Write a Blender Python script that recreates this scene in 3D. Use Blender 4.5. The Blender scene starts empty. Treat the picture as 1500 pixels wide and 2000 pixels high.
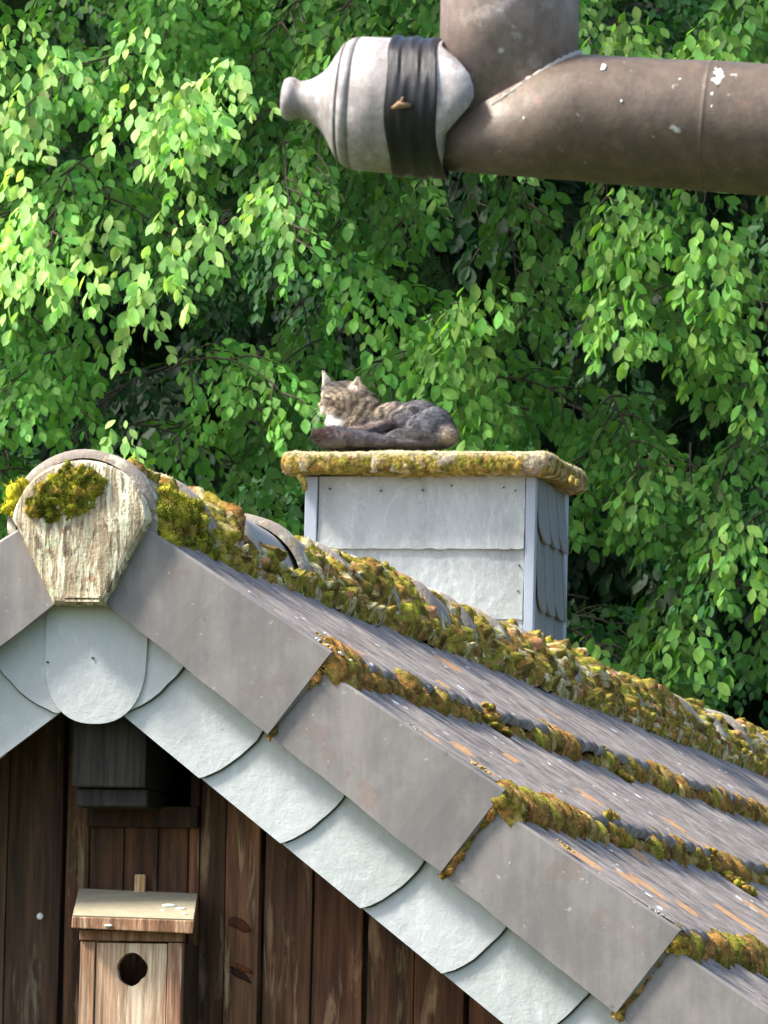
import bpy, bmesh, math, random
import numpy as np
from mathutils import Vector, Matrix
random.seed(7); RNG = np.random.default_rng(11)
SC = bpy.context.scene
COL = SC.collection
R = math.radians

# ------------------------------------------------------------------ camera
F = 13000.0                                   # focal length in photo pixels (1500 x 2000)
PITCH = R(5.3788); ROLL = R(1.25); YAW = R(11.7964)
_fw = np.array([0, math.cos(PITCH), math.sin(PITCH)]); _u0 = np.array([0, -math.sin(PITCH), math.cos(PITCH)]); _r0 = np.array([1.0, 0, 0])
_rt = _r0*math.cos(ROLL)+_u0*math.sin(ROLL); _up = -_r0*math.sin(ROLL)+_u0*math.cos(ROLL)
cam = bpy.data.cameras.new('camera'); camo = bpy.data.objects.new('camera', cam); COL.objects.link(camo)
cam.sensor_fit = 'HORIZONTAL'; cam.sensor_width = 36.0; cam.lens = 36.0*F/1500
cam.clip_start = 0.5; cam.clip_end = 2000
cam.dof.use_dof = True; cam.dof.focus_distance = 10.0; cam.dof.aperture_fstop = 110.0
camo.matrix_world = Matrix(((_rt[0], _up[0], -_fw[0], 0), (_rt[1], _up[1], -_fw[1], 0), (_rt[2], _up[2], -_fw[2], 0), (0, 0, 0, 1)))
SC.camera = camo

# ------------------------------------------------------------------ light
SUN_EL, SUN_AZ = R(50), R(-10)                # hazy sun from the left and a little in front
sdir = np.array([-math.cos(SUN_AZ)*math.cos(SUN_EL), math.sin(SUN_AZ)*math.cos(SUN_EL), math.sin(SUN_EL)])
W = bpy.data.worlds.new('World'); SC.world = W; W.use_nodes = True
nt = W.node_tree; bg = nt.nodes['Background']; sky = nt.nodes.new('ShaderNodeTexSky')
sky.sky_type = 'NISHITA'; sky.sun_disc = False; sky.sun_elevation = SUN_EL
sky.sun_rotation = math.atan2(sdir[0], sdir[1]); sky.air_density = 1.0; sky.dust_density = 3.0; sky.ozone_density = 1.0
nt.links.new(sky.outputs[0], bg.inputs[0]); bg.inputs[1].default_value = 0.13
sl = bpy.data.lights.new('sun', 'SUN'); sl.energy = 3.6; sl.angle = R(10.0); sl.color = (1.0, 0.95, 0.86)
so = bpy.data.objects.new('sun', sl); COL.objects.link(so)
so.rotation_euler = Vector(sdir).to_track_quat('Z', 'Y').to_euler()
vs = SC.view_settings; vs.view_transform = 'Standard'; vs.look = 'None'; vs.gamma = 1.0; vs.use_curve_mapping = False
vs.exposure = 1.45
SC.cycles.max_bounces = 8; SC.cycles.transmission_bounces = 6; SC.cycles.diffuse_bounces = 4

# ------------------------------------------------------------------ frames of reference
GROUND = -2.2
A = np.array([-0.54265, 12.0, 1.2065])        # apex of the gable
gv = np.array([math.cos(YAW), -math.sin(YAW), 0]); rv = np.array([math.sin(YAW), math.cos(YAW), 0])
def ray(x, y): return _fw+_rt*(x-750)/F+_up*(1000-y)/F
def G(x, y, w):                               # photo measurement on the shed plane at depth w -> (u, z)
    v = ray(x, y); t = ((A@rv)+w)/(v@rv); d = v*t-A
    return float(d@gv), float(d[2])
def AT(x, y, Y):
    v = ray(x, y); return v*Y/v[1]
TH = R(37.3); CT, ST = math.cos(TH), math.sin(TH)
def slope(s, n, side=1): return (side*(s*CT+n*ST), -s*ST+n*CT)   # -> (u, z)

# ------------------------------------------------------------------ helpers
def tag(o, label=None, cat=None, group=None, kind=None):
    if label: o['label'] = label
    if cat: o['category'] = cat
    if group: o['group'] = group
    if kind: o['kind'] = kind
    return o
def empty(name, loc, rz=0, parent=None):
    o = bpy.data.objects.new(name, None); COL.objects.link(o); o.location = loc; o.rotation_euler = (0, 0, rz)
    o.empty_display_size = 0.1
    if parent: o.parent = parent
    return o
def mesh(name, V, Fc, mat, parent=None, smooth=False, col=None, loc=None, bevel=0, segs=2):
    me = bpy.data.meshes.new(name)
    V = np.asarray(V, dtype=np.float32)
    if isinstance(Fc, np.ndarray):
        n, k = Fc.shape
        me.vertices.add(len(V)); me.vertices.foreach_set('co', V.ravel())
        me.loops.add(n*k); me.loops.foreach_set('vertex_index', Fc.astype(np.int32).ravel())
        me.polygons.add(n); me.polygons.foreach_set('loop_start', np.arange(0, n*k, k, dtype=np.int32))
        me.polygons.foreach_set('loop_total', np.full(n, k, dtype=np.int32))
        me.update(calc_edges=True)
    else:
        me.from_pydata([tuple(map(float, v)) for v in V], [], [tuple(f) for f in Fc])
    if col is not None:
        a = me.color_attributes.new('Col', 'FLOAT_COLOR', 'POINT')
        c = np.ones((len(V), 4), dtype=np.float32); c[:, :3] = col; a.data.foreach_set('color', c.ravel())
    if smooth: me.polygons.foreach_set('use_smooth', np.ones(len(me.polygons), dtype=bool))
    me.materials.append(mat); me.update()
    o = bpy.data.objects.new(name, me); COL.objects.link(o)
    if parent: o.parent = parent
    if loc is not None: o.location = loc
    if bevel:
        b = o.modifiers.new('bevel', 'BEVEL'); b.width = bevel; b.segments = segs; b.limit_method = 'ANGLE'; b.angle_limit = R(35)
    return o
class MB:
    def __init__(s): s.V = []; s.F = []; s.C = []
    def add(s, V, Fc, c=None):
        o = len(s.V); s.V += [tuple(v) for v in V]; s.F += [tuple(i+o for i in f) for f in Fc]
        if c is not None: s.C += [c]*len(V)
    def box(s, x0, x1, y0, y1, z0, z1, c=None):
        s.add([(x0, y0, z0), (x1, y0, z0), (x1, y1, z0), (x0, y1, z0), (x0, y0, z1), (x1, y0, z1), (x1, y1, z1), (x0, y1, z1)],
              [(0, 3, 2, 1), (4, 5, 6, 7), (0, 1, 5, 4), (1, 2, 6, 5), (2, 3, 7, 6), (3, 0, 4, 7)], c)
    def prism(s, pts, y0, y1, c=None):        # polygon in (x, z), counter-clockwise seen from -y; y0, y1 numbers or functions of (x, z)
        f0 = y0 if callable(y0) else (lambda x, z: y0); f1 = y1 if callable(y1) else (lambda x, z: y1)
        n = len(pts)
        V = [(x, f0(x, z), z) for x, z in pts]+[(x, f1(x, z), z) for x, z in pts]
        Fc = [tuple(range(n)), tuple(range(2*n-1, n-1, -1))]+[(i, i+n, (i+1) % n+n, (i+1) % n) for i in range(n)]
        s.add(V, Fc, c)
    def tube(s, P, rad, n=8, c=None):
        P = [Vector(p) for p in P]; V = []; Fc = []
        rad = rad if hasattr(rad, '__len__') else [rad]*len(P)
        for i, p in enumerate(P):
            t = (P[min(i+1, len(P)-1)]-P[max(i-1, 0)]).normalized()
            a = t.orthogonal() if abs(t.z) > .9 else t.cross(Vector((0, 0, 1))); a.normalize(); b = t.cross(a)
            for k in range(n):
                an = 2*math.pi*k/n; V.append(tuple(p+(a*math.cos(an)+b*math.sin(an))*rad[i]))
        for i in range(len(P)-1):
            for k in range(n): Fc.append((i*n+k, i*n+(k+1) % n, (i+1)*n+(k+1) % n, (i+1)*n+k))
        Fc.append(tuple(range(n))[::-1]); Fc.append(tuple((len(P)-1)*n+k for k in range(n)))
        s.add(V, Fc, c)
    def build(s, name, mat, parent=None, **k):
        col = np.array(s.C) if s.C else None
        return mesh(name, s.V, s.F, mat, parent, col=col, **k)

_perm = RNG.random((64, 64, 64)).astype(np.float32)
def vnoise(P, sc=1.0):                        # trilinear value noise, -1..1
    Q = np.asarray(P)*sc+100.0; i = np.floor(Q).astype(int); f = Q-i; f = f*f*(3-2*f); r = 0
    for dx in (0, 1):
        for dy in (0, 1):
            for dz in (0, 1):
                w = (f[..., 0] if dx else 1-f[..., 0])*(f[..., 1] if dy else 1-f[..., 1])*(f[..., 2] if dz else 1-f[..., 2])
                r = r+w*_perm[(i[..., 0]+dx) % 64, (i[..., 1]+dy) % 64, (i[..., 2]+dz) % 64]
    return r*2-1

# ------------------------------------------------------------------ materials
class NM:
    def __init__(s, name):
        s.m = bpy.data.materials.new(name); s.m.use_nodes = True; s.t = s.m.node_tree; s.b = s.t.nodes['Principled BSDF']
        s.tc = s.t.nodes.new('ShaderNodeTexCoord'); s.out = s.t.nodes['Material Output']
    def n(s, t, **k):
        x = s.t.nodes.new(t)
        for a, b in k.items(): setattr(x, a, b)
        return x
    def l(s, a, b): s.t.links.new(a, b)
    def mapc(s, scale=(1, 1, 1), rot=(0, 0, 0), src='Object'):
        m = s.n('ShaderNodeMapping'); m.inputs['Scale'].default_value = scale; m.inputs['Rotation'].default_value = rot
        s.l(s.tc.outputs[src], m.inputs[0]); return m.outputs[0]
    def noise(s, vec, scale, detail=5, rough=.6, dist=0):
        x = s.n('ShaderNodeTexNoise'); x.inputs['Scale'].default_value = scale; x.inputs['Detail'].default_value = detail
        x.inputs['Roughness'].default_value = rough; x.inputs['Distortion'].default_value = dist; s.l(vec, x.inputs['Vector']); return x.outputs[0]
    def ramp(s, v, stops, interp='LINEAR'):
        x = s.n('ShaderNodeValToRGB'); x.color_ramp.interpolation = interp; e = x.color_ramp.elements
        while len(e) < len(stops): e.new(.5)
        for q, (p, c) in zip(e, stops):
            q.position = p; q.color = (c if hasattr(c, '__len__') else (c, c, c))+((1,) if not hasattr(c, '__len__') or len(c) == 3 else ())
        s.l(v, x.inputs[0]); return x.outputs[0]
    def mix(s, f, a, b, mode='MIX'):
        x = s.n('ShaderNodeMix', data_type='RGBA', blend_type=mode); x.clamp_result = False
        for i, v in ((0, f), (6, a), (7, b)):
            if hasattr(v, 'is_linked') or hasattr(v, 'links'): s.l(v, x.inputs[i])
            elif hasattr(v, '__len__'): x.inputs[i].default_value = tuple(v)+((1,) if len(v) == 3 else ())
            else: x.inputs[i].default_value = v if i == 0 else (v, v, v, 1)
        return x.outputs[2]
    def bump(s, h, strength=.5, dist=.01, prev=None):
        x = s.n('ShaderNodeBump'); x.inputs['Strength'].default_value = strength; x.inputs['Distance'].default_value = dist
        s.l(h, x.inputs['Height'])
        if prev is not None: s.l(prev, x.inputs['Normal'])
        return x.outputs[0]
    def attr(s, name='Col'):
        x = s.n('ShaderNodeVertexColor'); x.layer_name = name; return x.outputs[0]
    def done(s, col, rough=.85, normal=None, metal=0, spec=.3):
        if hasattr(col, 'links'): s.l(col, s.b.inputs['Base Color'])
        else: s.b.inputs['Base Color'].default_value = tuple(col)+(1,)
        if hasattr(rough, 'links'): s.l(rough, s.b.inputs['Roughness'])
        else: s.b.inputs['Roughness'].default_value = rough
        s.b.inputs['Metallic'].default_value = metal; s.b.inputs['Specular IOR Level'].default_value = spec
        if normal is not None: s.l(normal, s.b.inputs['Normal'])
        return s.m

def m_verge():
    q = NM('grey_concrete'); o = q.mapc()
    c = q.mix(q.noise(o, 6, 4), (.175, .161, .149), (.285, .266, .247))
    st = q.ramp(q.noise(q.mapc((30, 30, 3)), 1.6, 4, .6), [(.38, (.80, .80, .83)), (.6, (1.02, 1.0, .97))])
    c = q.mix(.75, c, st, 'MULTIPLY')
    c = q.mix(q.ramp(q.noise(o, 9, 4), [(.60, 0.0), (.63, .5)]), c, (.21, .15, .13))
    c = q.mix(q.ramp(q.noise(q.mapc((1, 1, .6)), 7, 6, .7), [(.42, .55), (.58, 0.0)]), c, (.12, .115, .112))
    c = q.mix(q.ramp(q.noise(o, 60, 2), [(.70, 0.0), (.76, .4)]), c, (.52, .5, .45))
    c = q.mix(q.ramp(q.noise(o, 42, 2), [(.72, 0.0), (.78, .7)]), c, (.1, .095, .09))
    n = q.bump(q.noise(o, 260, 4), .18, .001); n = q.bump(q.noise(o, 14, 4), .25, .004, n)
    return q.done(c, .68, n, spec=.35)
def m_tile():
    q = NM('weathered_roof_tile'); o = q.mapc(); rt = q.mapc((1, 1, 1), (0, TH, 0))
    c = q.mix(q.noise(o, 5, 5), (.17, .150, .138), (.32, .288, .265))
    mp = q.n('ShaderNodeMapping'); q.l(rt, mp.inputs[0]); mp.inputs['Scale'].default_value = (2.5, 55, 20)
    c = q.mix(.8, c, q.ramp(q.noise(mp.outputs[0], 1, 5, .65), [(.36, (.40, .39, .40)), (.62, (1.3, 1.26, 1.22))]), 'MULTIPLY')
    c = q.mix(q.ramp(q.noise(o, 7, 5, .65), [(.60, 0.0), (.70, .5)]), c, (.33, .22, .15))
    sep = q.n('ShaderNodeSeparateColor'); q.l(q.attr(), sep.inputs[0])
    def msk(ch_, sc_, add_):
        ad = q.n('ShaderNodeMath', operation='ADD'); mu = q.n('ShaderNodeMath', operation='MULTIPLY'); q.l(sep.outputs[ch_], mu.inputs[0]); mu.inputs[1].default_value = .42
        q.l(mu.outputs[0], ad.inputs[0]); q.l(q.noise(o, sc_, 5, .7), ad.inputs[1]); return q.ramp(ad.outputs[0], [(add_, 0.0), (add_+.13, .9)])
    orange = q.mix(q.noise(o, 60, 3), (.36, .17, .09), (.62, .38, .16))
    c = q.mix(msk(0, 85, .66), c, orange); c = q.mix(msk(1, 62, .76), c, (.80, .81, .78))
    c = q.mix(q.ramp(q.noise(o, 33, 2, .5), [(.70, 0.0), (.73, .8)]), c, (.60, .60, .56))
    n = q.bump(q.noise(o, 300, 4), .4, .002); n = q.bump(q.noise(mp.outputs[0], 1, 4), .6, .004, n)
    return q.done(c, .8, n, spec=.15)
def m_ridge():
    q = NM('lichened_ridge_concrete'); o = q.mapc()
    c = q.mix(q.noise(o, 9, 5), (.17, .145, .12), (.36, .31, .27))
    c = q.mix(q.ramp(q.noise(o, 24, 4), [(.54, 0.0), (.62, .85)]), c, (.62, .58, .42))
    c = q.mix(q.ramp(q.noise(o, 17, 5), [(.6, 0.0), (.66, .8)]), c, (.30, .24, .05))
    c = q.mix(q.ramp(q.noise(o, 46, 3), [(.66, 0.0), (.7, .8)]), c, (.55, .25, .09))
    n = q.bump(q.noise(o, 120, 4), .6, .004)
    return q.done(c, .85, n)
def m_smoothridge():
    q = NM('pale_ridge_concrete'); o = q.mapc()
    c = q.mix(q.noise(o, 8, 4), (.26, .245, .225), (.40, .38, .35))
    return q.done(c, .8, q.bump(q.noise(o, 150, 4), .3, .002))
def m_endcap():
    q = NM('lichen_covered_end_disc'); o = q.mapc()
    c = q.mix(q.noise(o, 30, 5), (.26, .18, .11), (.52, .43, .29))
    st = q.noise(q.mapc((75, 20, 9)), 1.0, 5, .62, .6)
    c = q.mix(q.ramp(st, [(.47, 0.0), (.56, 1.0)]), c, (.80, .75, .54))
    c = q.mix(q.ramp(q.noise(q.mapc((120, 30, 22)), 1, 3, .6, 1.0), [(.30, 1.0), (.40, 0.0)]), c, (.11, .08, .055))
    c = q.mix(q.ramp(q.noise(o, 22, 3), [(.60, 0.0), (.68, .8)]), c, (.55, .62, .38))
    c = q.mix(q.ramp(q.noise(o, 40, 3), [(.63, 0.0), (.69, .8)]), c, (.42, .2, .1))
    c = q.mix(q.ramp(q.noise(q.mapc((1, 1, .6)), 14, 5, .7), [(.42, .5), (.54, 0.0)]), c, (.24, .20, .12))
    c = q.mix(q.ramp(q.noise(q.mapc((60, 20, 14)), 1, 5, .75, 1.5), [(.40, .85), (.46, 0.0)]), c, (.12, .09, .06))
    n = q.bump(st, .8, .006); n = q.bump(q.noise(o, 160, 3), .6, .003, n)
    return q.done(c, .9, n)
def m_slate(tone=1.0, nm='pale_grey_slate', riven=.5):
    q = NM(nm); o = q.mapc()
    oi = q.n('ShaderNodeObjectInfo')
    c = q.mix(q.noise(o, 7, 4), (.40*tone, .43*tone, .42*tone), (.545*tone, .58*tone, .565*tone))
    c = q.mix(oi.outputs['Random'], c, q.mix(.5, c, (.62*tone, .64*tone, .65*tone)))
    c = q.mix(q.ramp(q.noise(q.mapc((1, 1, .45)), 26, 5, .7), [(.56, 0.0), (.66, .55)]), c, (.66*tone, .7*tone, .7*tone))
    c = q.mix(q.ramp(q.noise(o, 60, 2), [(.74, 0.0), (.78, .5)]), c, (.12, .12, .12))
    c = q.mix(q.ramp(q.noise(o, 5, 4), [(.58, 0.0), (.72, .35)]), c, (.35, .36, .32))
    wv = q.noise(q.mapc((1, 1, .5)), 8, 6, .7, .5)
    c = q.mix(q.ramp(wv, [(.485, 0.0), (.50, riven*.35), (.52, 0.0)]), c, (.80*tone, .83*tone, .82*tone))
    c = q.mix(.6*riven, c, q.ramp(q.noise(q.mapc((1, 1, .35)), 9, 5, .7), [(.36, .72), (.64, 1.22)]), 'MULTIPLY')
    n = q.bump(q.noise(o, 38, 5, .65), .5, .004); n = q.bump(wv, .7*riven, .008, n); n = q.bump(q.noise(o, 260, 3), .25, .001, n)
    return q.done(c, .62, n, spec=.35)
def m_wood(nm, a, b, light, fine=1.0, pale=.62):
    q = NM(nm); o = q.mapc()
    g = q.noise(q.mapc((34*fine, 34*fine, 1.8)), 1.0, 6, .65, .7); g2 = q.noise(q.mapc((110*fine, 110*fine, 5)), 1.0, 4, .6)
    c = q.mix(q.ramp(g, [(.3, 0.0), (.7, 1.0)]), a, b)
    c = q.mix(.8, c, q.ramp(g2, [(.36, .45), (.62, 1.15)]), 'MULTIPLY')
    c = q.mix(q.ramp(q.noise(q.mapc((22, 22, 2.6)), 1.3, 5, .7, .5), [(pale, 0.0), (pale+.12, .65)]), c, light)
    c = q.mix(1.0, c, q.attr(), 'MULTIPLY')
    n = q.bump(g2, .7, .003); n = q.bump(g, .5, .006, n)
    return q.done(c, .78, n, spec=.25)
def m_lead():
    q = NM('blue_grey_lead'); o = q.mapc()
    c = q.mix(q.noise(q.mapc((12, 12, 2)), 2, 4), (.25, .29, .34), (.40, .45, .52))
    return q.done(c, .5, q.bump(q.noise(o, 40, 3), .2, .003), spec=.5)
def m_moss():
    q = NM('moss'); o = q.mapc(); c = q.attr()
    c = q.mix(.9, c, q.ramp(q.noise(o, 90, 5, .7), [(.32, (.35, .33, .3)), (.5, (1, 1, 1)), (.66, (1.7, 1.65, 1.5))]), 'MULTIPLY')
    c = q.mix(q.ramp(q.noise(o, 42, 3), [(.58, 0.0), (.68, .6)]), c, (.42, .24, .06))
    n = q.bump(q.noise(o, 340, 4, .7), 1.0, .005)
    return q.done(c, .95, n, spec=.1)
def m_pipe(nm, base, dark, pale, amount, met=.35):
    q = NM(nm); o = q.mapc()
    c = q.mix(q.noise(o, 14, 5), dark, base)
    c = q.mix(q.ramp(q.noise(o, 26, 5, .68), [(.62-amount, 0.0), (.76-amount, .85)]), c, pale)
    c = q.mix(q.ramp(q.noise(o, 85, 4, .6), [(.66, 0.0), (.72, .7)]), c, (.55, .55, .54))
    c = q.mix(q.ramp(q.noise(o, 48, 3, .6), [(.62, 0.0), (.7, .4)]), c, (.20, .11, .07))
    n = q.bump(q.noise(o, 200, 4), .25, .0012); n = q.bump(q.noise(o, 22, 2), .25, .004, n)
    r = q.ramp(q.noise(o, 35, 4), [(.3, .42), (.7, .68)])
    c = q.mix(q.ramp(q.noise(q.mapc((1, 1, .5)), 60, 6, .75), [(.40, (.62, .60, .58)), (.52, (1, 1, 1)), (.62, (1.25, 1.25, 1.25))]), c, c, 'MULTIPLY') if False else q.mix(.85, c, q.ramp(q.noise(q.mapc((1, 1, .6)), 75, 6, .75), [(.38, .72), (.52, 1.0), (.64, 1.25)]), 'MULTIPLY')
    return q.done(c, r, n, metal=met, spec=.5)
def m_simple(nm, a, b, sc=20, rough=.7, bs=.4, bd=.003, spec=.3, vec=(1, 1, 1)):
    q = NM(nm); o = q.mapc(vec)
    nn = q.noise(o, sc, 5); return q.done(q.mix(nn, a, b), rough, q.bump(q.noise(o, sc*4, 4), bs, bd), spec=spec)
def m_leaf():
    q = NM('beech_leaf'); c = q.attr(); o = q.mapc()
    c = q.mix(.5, c, q.ramp(q.noise(o, 35, 3), [(.3, .6), (.7, 1.35)]), 'MULTIPLY')
    q.done(c, .55, None, spec=.18)
    tr = q.n('ShaderNodeBsdfTranslucent'); tc = q.mix(1.0, c, (1.5, 1.6, .55), 'MULTIPLY'); q.l(tc, tr.inputs[0])
    ms = q.n('ShaderNodeMixShader'); ms.inputs[0].default_value = .38
    q.l(q.b.outputs[0], ms.inputs[1]); q.l(tr.outputs[0], ms.inputs[2]); q.l(ms.outputs[0], q.out.inputs[0])
    return q.m
def m_fur():
    q = NM('tabby_fur'); o = q.mapc()
    c = q.mix(.7, q.attr(), q.ramp(q.noise(o, 220, 4, .7), [(.3, .5), (.7, 1.45)]), 'MULTIPLY')
    return q.done(c, .85, q.bump(q.noise(o, 400, 3), .6, .003), spec=.15)
M = dict(verge=m_verge(), tile=m_tile(), ridge=m_ridge(), sridge=m_smoothridge(), endcap=m_endcap(), slate=m_slate(.84, riven=.3),
    cslate=m_slate(.76, 'chimney_slate', 1.0), rslate=m_slate(.36, 'shade_toned_slate'),  # second slate tone is lowered to paint the shaded side of the chimney
    wood=m_wood('dark_weathered_boards', (.030, .013, .007), (.17, .078, .038), (.38, .25, .15), .8, .57),
    bwood=m_wood('birdhouse_wood', (.24, .13, .08), (.52, .35, .22), (.70, .58, .42), 1.2, .5),
    beam=m_wood('grey_beam_wood', (.016, .015, .012), (.042, .038, .03), (.06, .055, .045)),
    broof=m_simple('algae_grey_board', (.22, .19, .12), (.40, .36, .25), 30, .8),
    lead=m_lead(), moss=m_moss(), core=m_simple('chimney_mortar', (.05, .05, .05), (.09, .09, .09)),
    pipe=m_pipe('brown_drain_pipe', (.135, .098, .072), (.080, .057, .041), (.22, .175, .145), .0, .15),
    vpipe=m_pipe('pink_grey_drain_pipe', (.27, .21, .185), (.17, .125, .105), (.42, .37, .345), .05, .15),
    cap=m_pipe('chalky_metal', (.35, .33, .325), (.22, .19, .18), (.47, .49, .51), .10, .12),
    bead=m_simple('pale_solder', (.30, .26, .22), (.50, .45, .40), 200, .5), tape=m_simple('black_rubber_tape', (.006, .006, .007), (.014, .014, .016), 60, .3, .5, .002, .4, (10, 1, 1)),
    leaf=m_leaf(), bark=m_simple('tree_bark', (.035, .026, .02), (.09, .07, .05), 25, .9, .8, .01), fur=m_fur(),
    hill=m_simple('near_black_backdrop', (.001, .003, .001), (.004, .009, .003), 1.2, .95, 1.0, .2, 0.0), ground=m_simple('garden_soil_and_grass', (.03, .045, .012), (.07, .085, .03), 3, .95),
    white=m_simple('dried_white_paint', (.7, .72, .66), (.8, .8, .75), 60, .5),
    twine=m_simple('dry_brown_leaf', (.16, .09, .045), (.3, .2, .11), 80, .8))

# ------------------------------------------------------------------ ground
gr = mesh('ground', [(-150, -30, GROUND), (150, -30, GROUND), (150, 200, GROUND), (-150, 200, GROUND)], [(0, 1, 2, 3)], M['ground'])
tag(gr, kind='structure')
hx_ = np.linspace(-60, 60, 61); hy_ = np.linspace(38, 110, 37); XX, YY = np.meshgrid(hx_, hy_); HH = GROUND+np.clip((YY-38)*.62, 0, 40)+1.2*vnoise(np.stack([XX, YY, 0*XX], -1), .12)
ii, jj = np.meshgrid(np.arange(36), np.arange(60), indexing='ij'); aa = (ii*61+jj).ravel()
tag(mesh('backdrop_slope', np.stack([XX, YY, HH], -1).reshape(-1, 3), np.stack([aa, aa+1, aa+62, aa+61], 1), M['hill'], smooth=True), kind='structure')  # added slope closing sky gaps; near-black colour stands in for deep shade

# ------------------------------------------------------------------ moss builder
def ico(sub):
    b = bmesh.new(); bmesh.ops.create_icosphere(b, subdivisions=sub, radius=1)
    V = np.array([v.co[:] for v in b.verts]); Fc = np.array([[v.index for v in f.verts] for f in b.faces]); b.free(); return V, Fc
ICO = {1: ico(1), 2: ico(2), 3: ico(3)}
PAL = np.array([(.30, .27, .035), (.42, .38, .05), (.17, .15, .03), (.36, .22, .04), (.24, .14, .035), (.56, .52, .24), (.33, .36, .04)])
def moss(name, blobs, parent, pal=None, spikes=26, sub=2, seed=0):
    """blobs: (x, y, z, rx, ry, rz, colour index or rgb)"""
    rg = np.random.default_rng(seed); IV, IF = ICO[sub]; Vs = []; Fs = []; Cs = []; off = 0; SV = []; SCc = []
    P = PAL if pal is None else pal
    for b in blobs:
        c = np.array(b[:3]); rr = np.array(b[3:6]); cc = np.array(b[6]) if hasattr(b[6], '__len__') else P[int(b[6]) % len(P)]
        cc = cc*rg.uniform(.75, 1.25)
        q = IV*rr; d = 1+.30*vnoise(c+q, 1.1/rr.max())+.22*vnoise(c+q, 2.9/rr.max())
        v = c+q*d[:, None]; Vs.append(v); Fs.append(IF+off); off += len(v)
        Cs.append(np.clip(cc*(1+.25*vnoise(v, 60))[:, None], 0, 1))
        if spikes:
            k = rg.integers(0, len(IV), spikes); nn = IV[k]+rg.normal(0, .35, (spikes, 3)); nn /= np.linalg.norm(nn, axis=1)[:, None]
            base = v[k]; L = rr.min()*rg.uniform(.25, .6, (spikes, 1)); t = np.cross(nn, rg.normal(size=(spikes, 3))); t /= np.linalg.norm(t, axis=1)[:, None]
            wd = rr.min()*rg.uniform(.07, .14, (spikes, 1))
            SV.append(np.stack([base-t*wd, base+t*wd, base+nn*L], 1).reshape(-1, 3)); SCc.append(np.repeat(cc[None]*rg.uniform(.7, 1.7, (spikes, 1)), 3, 0))
    V = np.vstack(Vs); Fa = np.vstack(Fs); C = np.vstack(Cs)
    if spikes:
        S = np.vstack(SV); Fa = np.vstack([Fa, np.arange(len(S)).reshape(-1, 3)+len(V)]); V = np.vstack([V, S]); C = np.vstack([C, np.clip(np.vstack(SCc), 0, 1)])
    return tag(mesh(name, V, Fa, M['moss'], parent, col=C), kind='stuff')

def worley(Pt, cell, seed=0):
    """distance to the nearest and second nearest jittered point, and a random number of the nearest cell"""
    Q = np.asarray(Pt)/cell+500.0; i0 = np.floor(Q).astype(np.int64); n = len(Q)
    f1 = np.full(n, 9.0); f2 = np.full(n, 9.0); idv = np.zeros(n)
    for dx in (-1, 0, 1):
        for dy in (-1, 0, 1):
            for dz in (-1, 0, 1):
                c = i0+np.array([dx, dy, dz]); h_ = (c[:, 0]*73856093 ^ c[:, 1]*19349663 ^ c[:, 2]*83492791 ^ (seed*2654435761)) & 0x7fffffff
                p = c+np.stack([_perm[(h_ >> 3) % 64, (h_ >> 9) % 64, (h_+k*17) % 64] for k in range(3)], 1)*.9+.05
                d = np.sqrt(((Q-p)**2).sum(1)); r_ = _perm[(h_ >> 5) % 64, (h_ >> 12) % 64, (h_ >> 2) % 64]
                nearer = d < f1; f2 = np.where(nearer, f1, np.minimum(f2, d)); idv = np.where(nearer, r_, idv); f1 = np.where(nearer, d, f1)
    return f1, f2, idv
def palette(idv, cols):
    cols = np.array(cols); x = np.clip(idv, 0, .9999)*len(cols); return cols[x.astype(int)]
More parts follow.
